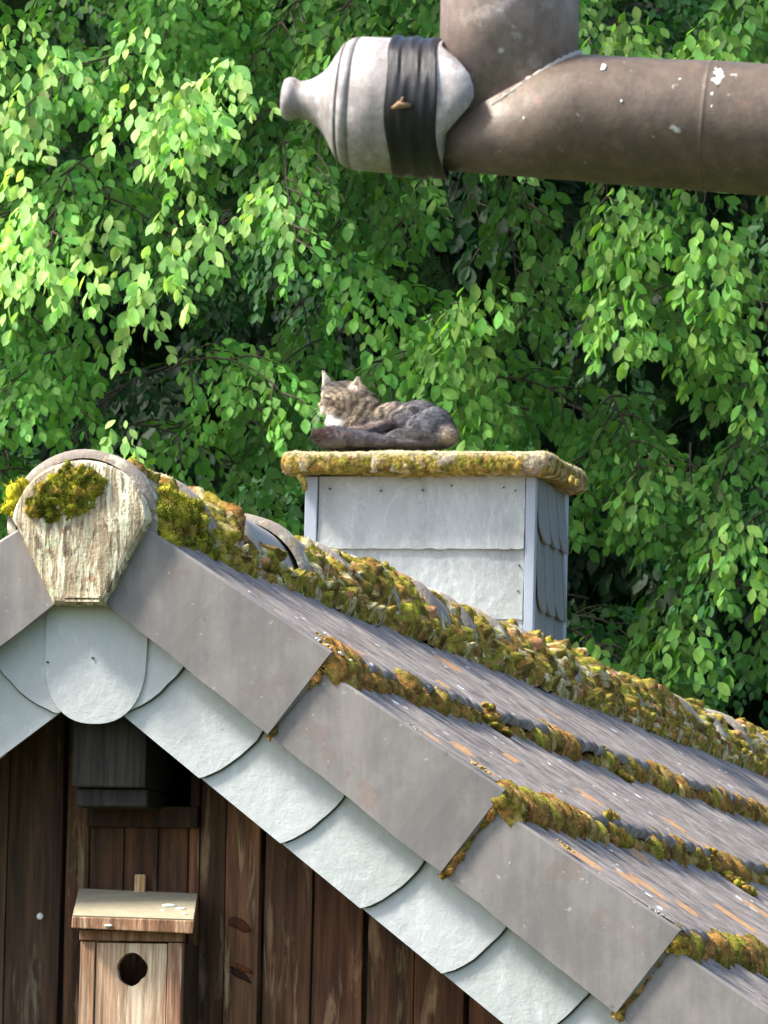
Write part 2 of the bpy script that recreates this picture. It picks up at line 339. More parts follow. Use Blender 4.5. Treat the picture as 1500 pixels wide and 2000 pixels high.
def moss_skin(name, Bp, N, T, grid, cols, parent, cell=.024, amp=.014, spikes=.35, seed=0, sl_=.0042, tangent=None, colf=None):
    """Bp base points, N outward directions, T thickness (<=0: none) on a grid of shape grid; pillows of moss"""
    f1, f2, idv = worley(Bp+.004*np.stack([vnoise(Bp, 70), vnoise(Bp+3, 70), vnoise(Bp+7, 70)], 1), cell, seed); g1, g2, gid = worley(Bp, cell*.36, seed+5)
    pil = np.clip(1-1.15*f1**2, 0, 1)**.8; pil2 = np.clip(1-g1**2, 0, 1)
    on = np.clip(T, 0, 1.4)**1.25; d = np.where(T > 0, on*(.35*amp+amp*pil*(.6+.8*idv))+np.sqrt(on)*.0028*pil2+.0012*vnoise(Bp, 260), -.009)
    V = Bp+N*d[:, None]; nr, nc = grid; i = np.arange(nr-1)[:, None]; j = np.arange(nc-1)[None]
    a = (i*nc+j).ravel(); F4 = np.stack([a, a+1, a+nc+1, a+nc], 1); keep = (T[F4] > 0).any(1); F4 = F4[keep]
    C = palette((idv+.13*vnoise(Bp, 25))%1.0, cols)*(1+.30*(gid-.5)+.30*vnoise(Bp, 90))[:, None]
    if colf is not None: C = colf(C, Bp, idv)
    C = np.clip(C, .005, 1)
    F3 = np.vstack([F4[:, [0, 1, 2]], F4[:, [0, 2, 3]]])
    if spikes:
        rg_ = np.random.default_rng(seed+90); k = np.where(T > .05)[0]; k = k[rg_.random(len(k)) < spikes]; m_ = len(k)
        nn = N[k]+rg_.normal(0, .55, (m_, 3)); nn /= np.linalg.norm(nn, axis=1)[:, None]; t = np.cross(nn, rg_.normal(size=(m_, 3))); t /= np.linalg.norm(t, axis=1)[:, None]+1e-9
        L = sl_*rg_.uniform(.5, 1.4, (m_, 1)); wd = rg_.uniform(.0005, .0011, (m_, 1))
        S = np.stack([V[k]-t*wd, V[k]+t*wd, V[k]+nn*L], 1).reshape(-1, 3); F3 = np.vstack([F3, np.arange(len(S)).reshape(-1, 3)+len(V)])
        C = np.vstack([C, np.clip(np.repeat(C[k]*rg_.uniform(.7, 1.7, (m_, 1)), 3, 0), 0, 1)]); V = np.vstack([V, S])
    used, inv = np.unique(F3, return_inverse=True)
    return tag(mesh(name, V[used], inv.reshape(-1, 3), M['moss'], parent, col=C[used]), kind='stuff')

# ------------------------------------------------------------------ shed
base = A.copy(); base[2] = GROUND
shed = empty('shed', base, -YAW)
tag(shed, 'weathered wooden shed with mossy concrete tiled roof, slate gable trim and slate clad chimney', 'shed')
HZ = A[2]-GROUND                               # local heights are measured from the apex: lift by HZ
hb = empty('shed_frame', (0, 0, 0)); bpy.data.objects.remove(hb)
def P(o): o.location = (0, 0, HZ); return o    # children carry coordinates measured from the apex
RL = 9.6; NC = 9; S1 = .5776; SP = .4029
def rib(w):                                    # height profile of a tile across the roof
    w = np.asarray(w, float)
    edge = np.clip(w/.05, 0, 1)
    wave = np.abs(np.cos(math.pi*w/.15+.4))**.7*.011-.004+.0016*np.cos(2*math.pi*w/.025)
    roll = .004*np.sin(np.clip(w/.045, 0, 1)*math.pi)
    return wave*edge+roll*(1-edge)
for side in (1, -1):
    ws = np.concatenate([np.linspace(0, .05, 8), np.arange(.055, RL, .0075)]); nw = len(ws)
    V = []; Fc = []; off = 0; rn = rib(ws)
    for k in range(NC):
        s1 = S1+SP*k; s0 = max(s1-SP-.09, .02) if k else .02
        gx = np.arange(0, RL+.7, .3); jit = np.interp(ws, gx, RNG.normal(0, .0035, len(gx)))
        rows = []; fs = np.linspace(0, 1, 26 if (side > 0 and k < 5) else 3)
        for s, dn, f in [(s0+(s1-.012-s0)*f_, 0, f_) for f_ in fs]+[(s1, -.004, 1), (s1-.001, -.018, 1)]:
            nn = .008-.034*(s1-s)/SP+dn+rn*(1 if dn > -.01 else .8)+jit*f
            ss = np.full(nw, s)+(jit*1.6 if f == 1 else 0)
            rows.append(np.stack([side*(ss*CT+nn*ST), ws, -ss*ST+nn*CT], 1))
        V.append(np.vstack(rows)); nr = len(rows)
        i = np.arange(nw-1)
        for r_ in range(nr-1):
            a = off+r_*nw+i; Fc.append(np.stack([a, a+1, a+1+nw, a+nw] if side < 0 else [a, a+nw, a+nw+1, a+1], 1))
        off += nr*nw
    V = np.vstack(V); colr = np.zeros((len(V), 3))
    if side > 0:
        def patch(x, y, r_, ch):
            v = ray(x, y)
            for t in np.linspace(11.6, 20, 1700):
                d = v*t-A; u, w, z = d@gv, d@rv, d[2]
                if w < .0: continue
                ss = u*CT-z*ST; nn = u*ST+z*CT; k = max(0, math.ceil((ss-S1)/SP)); s1 = S1+SP*k
                if nn < .008-.034*(s1-ss)/SP+float(rib(w)):
                    q = (V-np.array([u, w, z])); dd = np.sqrt((q[:, 0]/r_)**2+(q[:, 1]/(r_*1.5))**2+(q[:, 2]/r_)**2); colr[:, ch] = np.maximum(colr[:, ch], np.clip(1.5-dd, 0, 1)); return
        for x, y, r_ in ((858, 1432, .012), (883, 1453, .009), (775, 1370, .010), (908, 1343, .014), (720, 1295, .01), (1214, 1703, .011), (1246, 1733, .012), (1270, 1750, .013), (1205, 1556, .009), (1250, 1555, .009), (1268, 1440, .008), (640, 1240, .012), (655, 1262, .012), (605, 1215, .01), (1285, 1775, .012)): patch(x, y, r_, 1)
        for x, y, r_ in ((865, 1340, .02), (875, 1300, .03), (905, 1460, .022), (955, 1500, .024), (935, 1490, .02), (1115, 1668, .03), (1145, 1685, .03), (1240, 1665, .03), (1232, 1660, .02), (1250, 1675, .02), (1260, 1725, .035), (1285, 1745, .02), (1225, 1715, .026), (1300, 1770, .018), (1345, 1775, .022), (1425, 1785, .04), (1450, 1805, .036), (1465, 1770, .03), (1490, 1785, .03), (1340, 1765, .02), (1080, 1400, .022), (840, 1440, .02), (750, 1310, .02), (1150, 1560, .03), (1320, 1610, .03), (1000, 1480, .02), (1400, 1660, .03), (1360, 1640, .025), (700, 1270, .016)): patch(x, y, r_, 0)
    P(mesh('roof_tiles', V, np.vstack(Fc), M['tile'], shed, smooth=True, col=colr))
    # deck and soffit under the tiles
    d = MB(); pts = [slope(.06, -.05, side), slope(S1+SP*(NC-1)-.05, -.05, side), slope(S1+SP*(NC-1)-.05, -.085, side), slope(.0, -.085, side)]
    if side > 0: pts = pts[::-1]
    d.prism(pts, .068, RL-.05, (.8, .8, .8)); P(d.build('roof_deck', M['wood'], shed))

# verge tiles: a downturned flange at the end of every course
def verge_tile(k, side):
    s1 = S1+SP*k; s0 = s1-SP-.05
    if k == 0: s0 = .155
    b = -.175; N = 14; V = []; Fc = []
    def top(s): return .008-.034*(s1-s)/SP
    cols = np.linspace(s0, s1, N)
    for i, s in enumerate(cols):
        f = (s-s0)/(s1-s0); w = -.004-.012*f+.0015*vnoise(np.array([s*9, k*3.3, side]))
        t = top(s); bb = b+.002*vnoise(np.array([s*30, k*7., side]))
        # k==0: upper end cut to the slant of the ridge end disc
        sb = s
        if k == 0: sb = s-.03*(1-f)
        u0, z0 = slope(s, t+.001, side); u1, z1 = slope(sb, bb, side)
        ur, zr = slope(s, t+.0055, side)
        for j in range(5):
            h = j/4; V.append((u0*(1-h)+u1*h, w, z0*(1-h)+z1*h))
        V.append((u1, w+.014, z1)); V.append((u0, w+.014, z0-.02)); V.append((ur, w+.032, zr)); V.append((ur, w+.004, zr))
    m = 9
    for i in range(N-1):
        a, c = i*m, (i+1)*m
        for j in range(m):
            q = (a+j, a+(j+1) % m, c+(j+1) % m, c+j); Fc.append(q if side > 0 else q[::-1])
    Fc.append(tuple(range(m))[::-1]); Fc.append(tuple((N-1)*m+j for j in range(m)))
    P(mesh('verge_tile', V, Fc, M['verge'], shed))
for side in (1, -1):
    for k in range(NC): verge_tile(k, side)

# ridge tiles
RJ = [0, .41, .83, 1.25, 1.72, 2.14, 2.6, 3.02, 3.45, 3.9, 4.35, 4.85, 5.3, 5.75, 6.25, 6.7, 7.15, 7.65, 8.1, 8.55, 9.0, 9.4]
for k in range(len(RJ)-1):
    w0, w1 = RJ[k]-(.012 if k else 0), RJ[k+1]+.06; V = []; Fc = []; n = 26; lift = .0 if k in (0, 2) else random.uniform(.002, .009); rows = [(0, .141+lift, 1), (.0, .141+lift, 0), (.09, .142+lift, 0), (.13, .136+lift*.8, 0), (1, .122, 0)]
    cz = -.113+random.uniform(-.005, .004); cu = random.uniform(-.004, .004)
    for f, rr, inn in rows:
        w = w0+(w1-w0)*f
        for j in range(n+1):
            an = R(-96+192*j/n); r2 = (rr-.016 if inn else rr)
            p = np.array([cu+r2*math.sin(an), w, cz+r2*math.cos(an)]); p += .0022*vnoise(p*14)*np.array([1, 0, 1])
            V.append(p)
    for i in range(len(rows)-1):
        for j in range(n): a = i*(n+1)+j; Fc.append((a, a+1, a+n+2, a+n+1))
    P(mesh('ridge_tile', V, Fc, M['sridge'] if k in (2,) else M['ridge'], shed, smooth=True))

# shield shaped disc closing the ridge
def disc_pt(an): return (.1275*math.sin(an), -.112+.116*math.cos(an))
e_ = disc_pt(R(86))
right = [(.046+(e_[0]-.046)*t, -.258+(e_[1]+.258)*t) for t in (0, .25, .5, .75)]
left = [(-x, z) for x, z in right][::-1]
arc = [disc_pt(R(86-172*j/32)) for j in range(33)]
out = right+arc+left+[(-.02, -.2585), (.02, -.2585)]
cen = np.array([0, -.12]); V = []; Fc = []; n = len(out)
rings = [(1.0, .02), (1.0, -.022), (.955, -.030), (.90, -.031), (.6, -.033), (.3, -.034)]
for f, w in rings:
    for x, z in out:
        q = cen+(np.array([x, z])-cen)*f; k = .002*vnoise(np.array([q[0]*45, q[1]*18, 3.]))
        V.append((q[0], w-(k if w < 0 else 0)*1.5, q[1]))
V.append((0, -.034, -.12))
for i in range(len(rings)-1):
    for j in range(n): a = i*n+j; b2 = i*n+(j+1) % n; Fc.append((a, b2, b2+n, a+n))
l0 = (len(rings)-1)*n
for j in range(n): Fc.append((l0+j, l0+(j+1) % n, l0+n))
disc = P(mesh('ridge_end_disc', V, Fc, M['endcap'], shed)); disc['label'] = 'shield shaped lichen covered end disc of the ridge'
b = MB()
for zz in (-.2475, -.2545): b.box(-.024, .042, -.0375, -.030, zz, zz+.0035)
b.build('moulding', M['endcap'], disc)

# slates along the gable
def slate_edge():                              # (along, up) of the curved lower end, from the top joint to the bottom tip
    q = [G(x, y, .035) for x, y in ((356, 1278), (365, 1290), (357, 1306), (345, 1321), (330, 1336), (314, 1351), (296, 1365), (277, 1378), (258, 1387), (244, 1392), (234, 1396))]
    return [(u*CT-z*ST-(.0721*CT+.4548*ST), max(0, z*CT+u*ST-(-.4548*CT+.0721*ST))) for u, z in q]
def fix_normals(o):
    b = bmesh.new(); b.from_mesh(o.data); bmesh.ops.recalc_face_normals(b, faces=b.faces); b.to_mesh(o.data); b.free()
def gable_slate(k, side):
    a0, b0 = (.0721*CT+.4548*ST), (-.4548*CT+.0721*ST)
    ta = a0+.1895*k
    rs = random.Random(k*7+side); pts = [(ta+a+rs.uniform(-.0012, .0012), b0+b_+rs.uniform(-.0006, .0006)) for a, b_ in slate_edge()]
    head = ta-.26
    poly = [(ta+.041, b0+.26)]+pts+[(head, b0+.001), (head, b0+.26)]
    tl = rs.uniform(0, .0015); cx = .022
    def uz(s, n): u, z = slope(s, n, side); return (u*1.0+(cx if side < 0 else 0), z)
    pp = [uz(s, n) for s, n in poly]
    if side > 0: pp = pp[::-1]
    ax = (side*CT, -ST)
    def wf(off):
        return lambda x, z: .042-.013*(((x-(cx if side < 0 else 0))*ax[0]+z*ax[1])-head)/.3-tl+off
    m = MB()
    if side > 0: m.prism(pp[::-1][::-1], wf(0), wf(.0055))
    else: m.prism(pp, wf(0), wf(.0055))
    o = P(m.build('gable_slate', M['slate'], shed)); fix_normals(o)
    gap_strip = [(ta+.041+.0026, b0+.26)]+[(a+.0030+rs.uniform(-.0006, .0006), max(b_, b0+.004)) for a, b_ in pts if b_ > b0+.003]+[(ta-.03, b0+.005), (ta-.03, b0+.26)]  # dark strip added behind the slate to draw the shadow line at its edge
    fp = [uz(s, n) for s, n in gap_strip]; m = MB()
    m.prism(fp if side < 0 else fp[::-1][::-1], wf(.0056), wf(.0068)); o2 = m.build('gap_shadow_strip', M['core'], o); fix_normals(o2)
def fix_normals(o):
    b = bmesh.new(); b.from_mesh(o.data); bmesh.ops.recalc_face_normals(b, faces=b.faces); b.to_mesh(o.data); b.free()
for side in (1, -1):
    for k in range(0, 16): gable_slate(k, side)
pts = [(.115, -.15)]+[(.022+.095*math.cos(-t)*(1 if abs(math.cos(t)) > 0 else 1), -.365+.106*math.sin(-t)) for t in np.linspace(0, math.pi, 22)]+[(-.073, -.15)]
pts = [(.115, -.15), (.118, -.30)]+[(.022+.094*math.copysign(abs(math.cos(t))**.85, math.cos(t)), -.355-.116*abs(math.sin(t))**.9) for t in np.linspace(.02, math.pi-.02, 24)]+[(-.072, -.30), (-.073, -.15)]
m = MB(); m.prism(pts, lambda x, z: .024+.012*(z+.47), lambda x, z: .030+.012*(z+.47)); o = P(m.build('gable_slate', M['slate'], shed)); fix_normals(o)
o['label'] = 'round ended slate at the top of the gable'
for x, y in ((180, 1285), (92, 1293)):
    m = MB(); u, z = G(x, y, .02); m.tube([(u, .03, z), (u, .0225, z)], .0022, 8); P(m.build('nail', M['core'], shed))
# bargeboards behind the slates
for side in (1, -1):
    m = MB(); a0, b0 = (.0721*CT+.4548*ST), (-.4548*CT+.0721*ST)
    pp = [slope(s, n, side) for s, n in ((.17, b0+.012), (4.0, b0+.012), (4.0, -.05), (.0, -.05))]
    m.prism(pp, .052, .074, (.5, .5, .5)); o = P(m.build('bargeboard', M['wood'], shed)); fix_normals(o)

# wall boards
WW = .215
def U(x, y, w=WW): return G(x, y, w)[0]
seams = [-2.3, -2.1, -1.95, -1.74, -1.56, -1.4, -1.2, -1.05, -.9, -.72, -.55, -.38, U(-60, 1750), U(12, 1750), U(119, 1750), U(172, 1750), U(240, 1750), U(308, 1700), U(366, 1700), U(388, 1750), U(440, 1750), U(508, 1750), U(608, 1850), U(709, 1850), U(808, 1900), U(907, 1950)]
while seams[-1] < 2.25: seams.append(seams[-1]+random.uniform(.14, .2))
ou0, ou1, oz = U(186, 1600), U(374, 1600), G(280, 1612, WW)[1]
m = MB(); strong = [119, 508, 709, 907]
for i in range(len(seams)-1):
    a, b_ = seams[i], seams[i+1]; gap = .0006
    for sx in strong:
        if abs(a-U(sx, 1750)) < .012: a += .0075
    v = random.uniform(.7, 1.2); tint = (v*random.uniform(.95, 1.08), v, v*random.uniform(.9, 1.05)); dw = random.uniform(0, .006)
    if abs(seams[i]-U(440, 1750)) < .01: tint = (1.6, 1.65, 1.7); dw = -.004
    if seams[i] < U(119, 1750)-.01: tint = (.75*v, .9*v, 1.0*v)
    ztop = lambda u: -abs(u)*math.tan(TH)-.10
    if a+gap > ou0-.02 and b_-gap < ou1+.02: tz = (oz, oz)
    else: tz = (ztop(a), ztop(b_))
    # each board as a strip with slightly wavy edges
    n = 16; V = []; Fc = []
    for k in range(n+1):
        t = k/n
        for (x, zt, e) in ((a+gap, tz[0], 1), (b_-gap, tz[1], -1)):
            z = zt*(1-t)+(-HZ)*t
            xx = x+.0016*vnoise(np.array([x*31., z*5, 2.])); V += [(xx+e*.0015, WW+dw, z), (xx, WW+dw+.003, z), (xx, WW+.02, z)]
    for k in range(n):
        q = k*6; p = q+6
        Fc += [(q, p, p+3, q+3), (q+1, p+1, p, q), (q+2, p+2, p+1, q+1), (q+3, p+3, p+4, q+4), (q+4, p+4, p+5, q+5)]
    Fc += [(0, 3, 4, 5, 2, 1)]
    m.add(V, Fc, tint)
o = P(m.build('wall_boards', M['wood'], shed)); fix_normals(o)
m = MB(); m.box(ou0, ou1, WW+.021, WW+.06, -HZ, oz-.02, (.2, .2, .2))
for sd in (1, -1):
    xi = ou1 if sd > 0 else ou0
    pts = [(sd*2.3, -HZ), (sd*2.3, -2.3*math.tan(TH)-.14), (xi, -abs(xi)*math.tan(TH)-.14), (xi, -HZ)]
    m.prism(pts, WW+.021, WW+.06, (.2, .2, .2))
o = P(m.build('wall_backing', M['wood'], shed)); fix_normals(o)
m = MB(); m.box(-2.3, -2.24, WW+.06, RL-.2, -HZ, -1.85, (.7, .7, .7)); m.box(2.24, 2.3, WW+.06, RL-.2, -HZ, -1.85, (.7, .7, .7)); m.box(-2.24, 2.24, RL-.2, RL-.14, -HZ, -1.7, (.7, .7, .7))
o = P(m.build('outer_wall', M['wood'], shed))
# opening with frame under the ridge
op = empty('gable_opening', (0, 0, HZ), 0, shed)
m = MB(); m.box(ou0-.012, ou1+.014, WW-.014, WW+.03, oz-.004, oz+.035, (.35, .35, .35)); m.build('sill_board', M['wood'], op, bevel=.002)
m = MB(); m.box(ou1, ou1+.016, WW-.010, WW+.03, oz+.035, -.25, (.3, .3, .3)); m.box(ou0-.016, ou0, WW-.010, WW+.03, oz+.035, -.25, (.3, .3, .3)); m.build('jamb', M['wood'], op)
m = MB(); m.box(ou0-.04, ou1+.04, .50, .52, oz-.1, -.34, (.12, .12, .12)); m.build('back_board', M['wood'], op)
# ridge beam with its stepped end
x0, zb = G(139, 1537, .075); x1, _ = G(283, 1537, .075)
rb = MB(); n = 8
rb.box(x0, x1, .078, 1.0, zb, -.33, (1, 1, 1)); beam = P(rb.build('ridge_beam', M['beam'], shed, bevel=.004))
x0, z0 = G(147, 1578, .088); x1, _ = G(287, 1578, .088)
rb = MB(); rb.box(x0, x1, .09, .9, z0+.003, zb-.002, (.75, .75, .75)); rb.build('beam_plate', M['beam'], beam, bevel=.003)
# white paint blob / screw on the boards
u, z = G(77, 1790, WW-.005)
IV, IF = ICO[2]; P(mesh('screw_cap', IV*np.array([.0065, .004, .0065])*(1+.2*vnoise(IV*1.7))[:, None]+np.array([u, WW-.001, z]), IF, M['white'], shed, smooth=True))
# splintered knots on the pale board
for (x, y, sx, sz, rt_, c) in ((468, 1808, .026, .012, -.35, (.75, .5, .42)), (476, 1893, .020, .008, -.45, (1.3, .75, .5)), (470, 1905, .030, .007, -.5, (.35, .3, .28))):
    u, z = G(x, y, WW-.004); q = IV*np.array([sx, .0022, sz]); q *= (1+.45*vnoise(IV*2.3+x))[:, None]; cr_, sr_ = math.cos(rt_), math.sin(rt_)
    q = np.stack([q[:, 0]*cr_-q[:, 2]*sr_, q[:, 1], q[:, 0]*sr_+q[:, 2]*cr_], 1)+np.array([u, WW-.0030, z]); P(mesh('board_knot', q, IF, M['wood'], shed, col=np.tile(np.array(c), (len(q), 1))))

# ------------------------------------------------------------------ chimney
ch = empty('chimney', (0, 0, HZ), 0, shed)
CU0, CU1, CW0, CW1, CZ = -.822, -.2, 5.56, 6.04, .545
m = MB(); m.box(CU0+.02, CU1-.02, CW0+.02, CW1-.02, -.75, CZ-.002); m.build('chimney_core', M['core'], ch)
def cslate(u0, u1, z0, z1, w, rnd=.0, seed=0):
    rs = random.Random(seed); m = MB(); n = 10; pts = []
    for i in range(n+1): pts.append((u0+(u1-u0)*i/n, z0+rs.uniform(-.0015, .0015)))
    for i in range(1, 6): pts.append((u1+rs.uniform(-.001, .001), z0+(z1-z0)*i/6))
    pts += [(u1, z1), (u0, z1)]
    for i in range(5, 0, -1): pts.append((u0+rs.uniform(-.001, .001), z0+(z1-z0)*i/6))
    tl = rs.uniform(0, .001)
    m.prism(pts, lambda x, z: w-tl-.010*(z1-z)/(z1-z0), lambda x, z: w+.006-.010*(z1-z)/(z1-z0))
    o = m.build('chimney_slate', M['cslate'], ch); fix_normals(o); return o
FU0, FU1 = -.787, -.2275
rows = [(.350, .543, [FU0, -.66, -.492, -.34, FU1]), (.164, .372, [-.787, -.616, -.448, FU1]), (-.02, .186, [FU0, -.66, -.5, -.35, FU1]), (-.2, .0, [FU0, -.62, -.45, FU1])]
for ri, (z0, z1, us) in enumerate(rows):
    for i in range(len(us)-1):
        # neighbours overlap sideways a little, the right one lying on top
        cslate(us[i]-(.0 if i == 0 else .0), us[i+1]+(.003 if i < len(us)-2 else 0), z0, z1, CW0+.013-.0034*i+.0006*ri, seed=ri*9+i)
m = MB()
for (x, y) in ((643, 954), (743, 958), (825, 957), (881, 948), (983, 952), (1006, 958), (1013, 1104), (1011, 1154)):
    m = MB(); u, z = G(x, y, CW0-.004); m.tube([(u, CW0+.01, z), (u, CW0-.002, z)], .0026, 8); m.build('nail', M['core'], ch)
def trim(pts, name='corner_flashing'):
    m = MB()
    m.V = [(x, y, z) for z in (-.7, -.3, .0, .25, CZ-.003) for x, y in pts]; n = len(pts)
    for k in range(4):
        for i in range(n): a = k*n+i; b_ = k*n+(i+1) % n; m.F.append((a, b_, b_+n, a+n))
    m.F.append(tuple(range(n))[::-1]); m.F.append(tuple(4*n+i for i in range(n)))
    o = m.build(name, M['lead'], ch, bevel=.002); fix_normals(o)
trim([(CU0, CW0-.001), (FU0-.002, CW0-.001), (FU0-.002, CW0+.014), (CU0+.014, CW0+.014), (CU0+.014, CW0+.05), (CU0, CW0+.05)])
trim([(FU1+.002, CW0-.002), (CU1+.001, CW0-.002), (CU1+.001, CW0+.03), (CU1-.012, CW0+.03), (CU1-.012, CW0+.014), (FU1+.002, CW0+.014)])
trim([(CU1-.012, CW1-.05), (CU1+.004, CW1-.05), (CU1+.004, CW1), (CU1-.05, CW1), (CU1-.05, CW1-.012), (CU1-.012, CW1-.012)])
trim([(CU0, CW1-.05), (CU0+.012, CW1-.05), (CU0+.012, CW1-.012), (CU0+.05, CW1-.012), (CU0+.05, CW1), (CU0, CW1)])
# right face: long slates with rounded feet
for ri, z0 in enumerate((.375, .19, .01, -.17, -.35)):
    z1 = min(z0+.25, .543)
    if ri == 0: z1 = .543
    edges = [CW0+.03-(.04 if ri % 2 else .0)+.135*i for i in range(5)]
    for i in range(4):
        a, b_ = max(edges[i], CW0+.031), min(edges[i+1]-.009, CW1-.052)
        if b_-a < .02: continue
        m = MB(); pts = []
        rs = random.Random(ri*5+i)
        for t in np.linspace(0, 1, 12): pts.append((a+(b_-a)*t, z0+.035*(1-min(1, (t*2.2)))**1.6+rs.uniform(-.001, .001)))
        pts += [(b_, z1), (a, z1)]
        V = [(CU1+.000+.016*((z1-z)/(z1-z0))-.001*ri, y, z) for y, z in pts]+[(CU1-.007+.016*((z1-z)/(z1-z0))-.001*ri, y, z) for y, z in pts]; n = len(pts)
        m.add(V, [tuple(range(n)), tuple(range(2*n-1, n-1, -1))]+[(j, j+n, (j+1) % n+n, (j+1) % n) for j in range(n)])
        o = m.build('chimney_slate', M['rslate'], ch); fix_normals(o)
# left and back faces
m = MB(); m.box(CU0-.0, CU0+.019, CW0+.052, CW1-.052, -.75, .54); m.box(CU0+.052, CU1-.052, CW1-.019, CW1, -.75, .54); m.build('rear_cladding', M['rslate'], ch)
# slab on top
KU0, KU1, KW0, KW1, KZ0, KZ1 = -.872, -.150, 5.49, 6.04, .551, .599
m = MB(); m.box(KU0+.012, KU1-.012, KW0+.012, KW1-.012, KZ0+.001, KZ1-.004); cap = m.build('chimney_cap', M['ridge'], ch, bevel=.006)
kc = np.array([(KU0+KU1)/2, (KW0+KW1)/2, (KZ0+KZ1)/2]); kh = np.array([(KU1-KU0)/2, (KW1-KW0)/2, (KZ1-KZ0)/2])
CAPC = [(.30, .23, .05), (.40, .30, .08), (.22, .19, .035), (.34, .21, .06), (.17, .14, .04), (.26, .25, .04), (.40, .31, .15), (.46, .40, .28), (.22, .20, .04), (.14, .12, .03)]
def capface(ax_, sg, da, db, seed):
    o1, o2 = [a_ for a_ in range(3) if a_ != ax_]; g1 = np.arange(-1, 1.0001, da/kh[o1]); g2 = np.arange(-1, 1.0001, db/kh[o2])
    g1 = np.append(g1[g1 < .999], 1); g2 = np.append(g2[g2 < .999], 1); q1, q2 = np.meshgrid(g1, g2, indexing='ij')
    Bq = np.zeros((q1.size, 3)); Bq[:, ax_] = sg; Bq[:, o1] = q1.ravel(); Bq[:, o2] = q2.ravel(); Bq = Bq*kh
    inner = np.clip(Bq, -(kh-.02), kh-.02); N_ = Bq-inner; N_ /= np.linalg.norm(N_, axis=1)[:, None]; Bq = inner+N_*.019+kc
    T_ = .55+.35*vnoise(Bq, 9)+.18*np.clip(-(N_[:, 2]), 0, 1)
    def cf(C, Bp, idv):
        top = np.clip(N_[:, 2]*1.8-.35, 0, 1)[:, None]; pale = np.array([.60, .53, .33])*(1+.25*vnoise(Bp, 60))[:, None]  # upward-facing moss coloured paler to carry the sunlit top edge
        bare = (np.clip((vnoise(Bp*np.array([1, 1, 1.4])+9, 16)-.25)*4, 0, 1)*(Bp[:, 0] > -.45))[:, None]
        C = C*(1-bare*.75)+np.array([.40, .35, .29])*bare*.75
        return C*(1-.75*top)+pale*.75*top
    moss_skin('moss', Bq, N_, T_, q1.shape, CAPC, cap, cell=.021, amp=.0085, seed=3, spikes=.5, sl_=.0045, colf=cf)
for (ax_, sg, da, db) in ((1, -1, .0028, .0028), (0, 1, .0035, .0028), (2, 1, .006, .006), (0, -1, .0045, .004), (1, 1, .01, .006), (2, -1, .009, .009)): capface(ax_, sg, da, db, 1)
bl = []; rg = random.Random(3)
for (x, y) in ((587, 930), (593, 938), (597, 945), (598, 953), (572, 925), (1128, 942), (1118, 938)):
    u, z = G(x, y, KW0+.03); bl.append((u, KW0+.02, z, .007, .008, .010, CAPC[1]))
moss('moss', bl, cap, spikes=60, sub=2, seed=4)

# ------------------------------------------------------------------ moss on the roof
rg = random.Random(21)
def sp(s, n, w, side=1): u, z = slope(s, n, side); return (u, w, z)
MC = [(.26, .20, .035), (.38, .24, .06), (.17, .12, .03), (.32, .17, .045), (.22, .12, .035), (.46, .34, .12), (.28, .26, .04), (.42, .21, .07), (.20, .15, .04), (.34, .19, .05)]
def strip(name, path, e1, e2, rad, cols, nseg=11, a0=-15, a1=125, cell=.017, amp=.008, seed=0, sq=1.0, spikes=.5, parent=None, colf=None):
    n = len(path); an = np.radians(np.linspace(a0, a1, nseg)); dirs = np.cos(an)[None, :, None]*e1[:, None]+np.sin(an)[None, :, None]*e2[:, None]
    Bq = (path[:, None]+dirs*(np.clip(rad, 0, 1)*.6)[:, None, None]).reshape(-1, 3); N_ = dirs.reshape(-1, 3); T_ = np.repeat(np.where(rad > .0012, rad/.013, -1), nseg)
    return moss_skin(name, Bq, N_, T_, (n, nseg), cols, parent or shed, cell=cell, amp=amp, seed=seed, spikes=spikes, sl_=.004, colf=colf)
bl = []
for k, wl in ((0, 9.3), (1, 9.3), (2, 4.0), (3, 1.2), (4, .8), (5, .8)):
    s_ = S1+SP*k; ws = np.arange(-.014, wl, .0032); n = len(ws)
    X3 = np.stack([ws*3.1, np.full(n, k*7.3), np.full(n, 2.)], 1)
    rad = .0125+.010*vnoise(X3, 1)+.010*vnoise(X3+5, 3.3)+.007*vnoise(X3, 9)-.008*np.clip(np.abs(np.cos(math.pi*ws/.15+.4))-.55, 0, 1)*2
    rad += .010*np.exp(-(ws/.10)**2); rad = np.clip(rad+.003, 0, .036)*np.clip((ws+.014)/.016, 0, 1)**.6
    c0 = np.array([sp(s_+.001, -.024, 0)]*n); c0[:, 1] = ws
    d1 = np.array([CT, 0, -ST]); d2 = np.array([ST, 0, CT])
    P(strip('course_moss', c0, np.tile(d1*1.5, (n, 1)), np.tile(d2*1.15, (n, 1)), rad, MC, cell=.020, amp=.011, seed=20+k))
# long cushions running down from the joints
for (k, w, L, c, h) in ((1, 2.45, .13, 3, .014), (0, 2.9, .1, 3, .012), (1, 4.0, .15, 6, .015), (1, 4.05, .15, 1, .013), (1, 1.15, .05, 3, .022), (1, 1.18, .06, 4, .022), (0, 1.55, .07, 4, .014), (2, .95, .03, 3, .016)):
    s0 = S1+SP*k
    for i in range(12):
        for _ in range(4): f = rg.random(); bl.append(sp(s0-.02+L*f*1.0, (.006 if f < .15 else -.016+f*.006)+h*rg.uniform(.0, .5), w+rg.gauss(0, .022))+(.009*rg.uniform(.5, 1.2), .012, h*rg.uniform(.3, .7), rg.choice([c, 3, 0])))
for (sA, sB, w, c) in ((1.10, 1.24, 3.9, 6), (1.1, 1.22, 3.96, 1)):
    for i in range(14): f = i/13; bl.append(sp(sA+(sB-sA)*f, .004, w+rg.uniform(-.02, .02)+f*.04)+(.014, .014, .013, c))
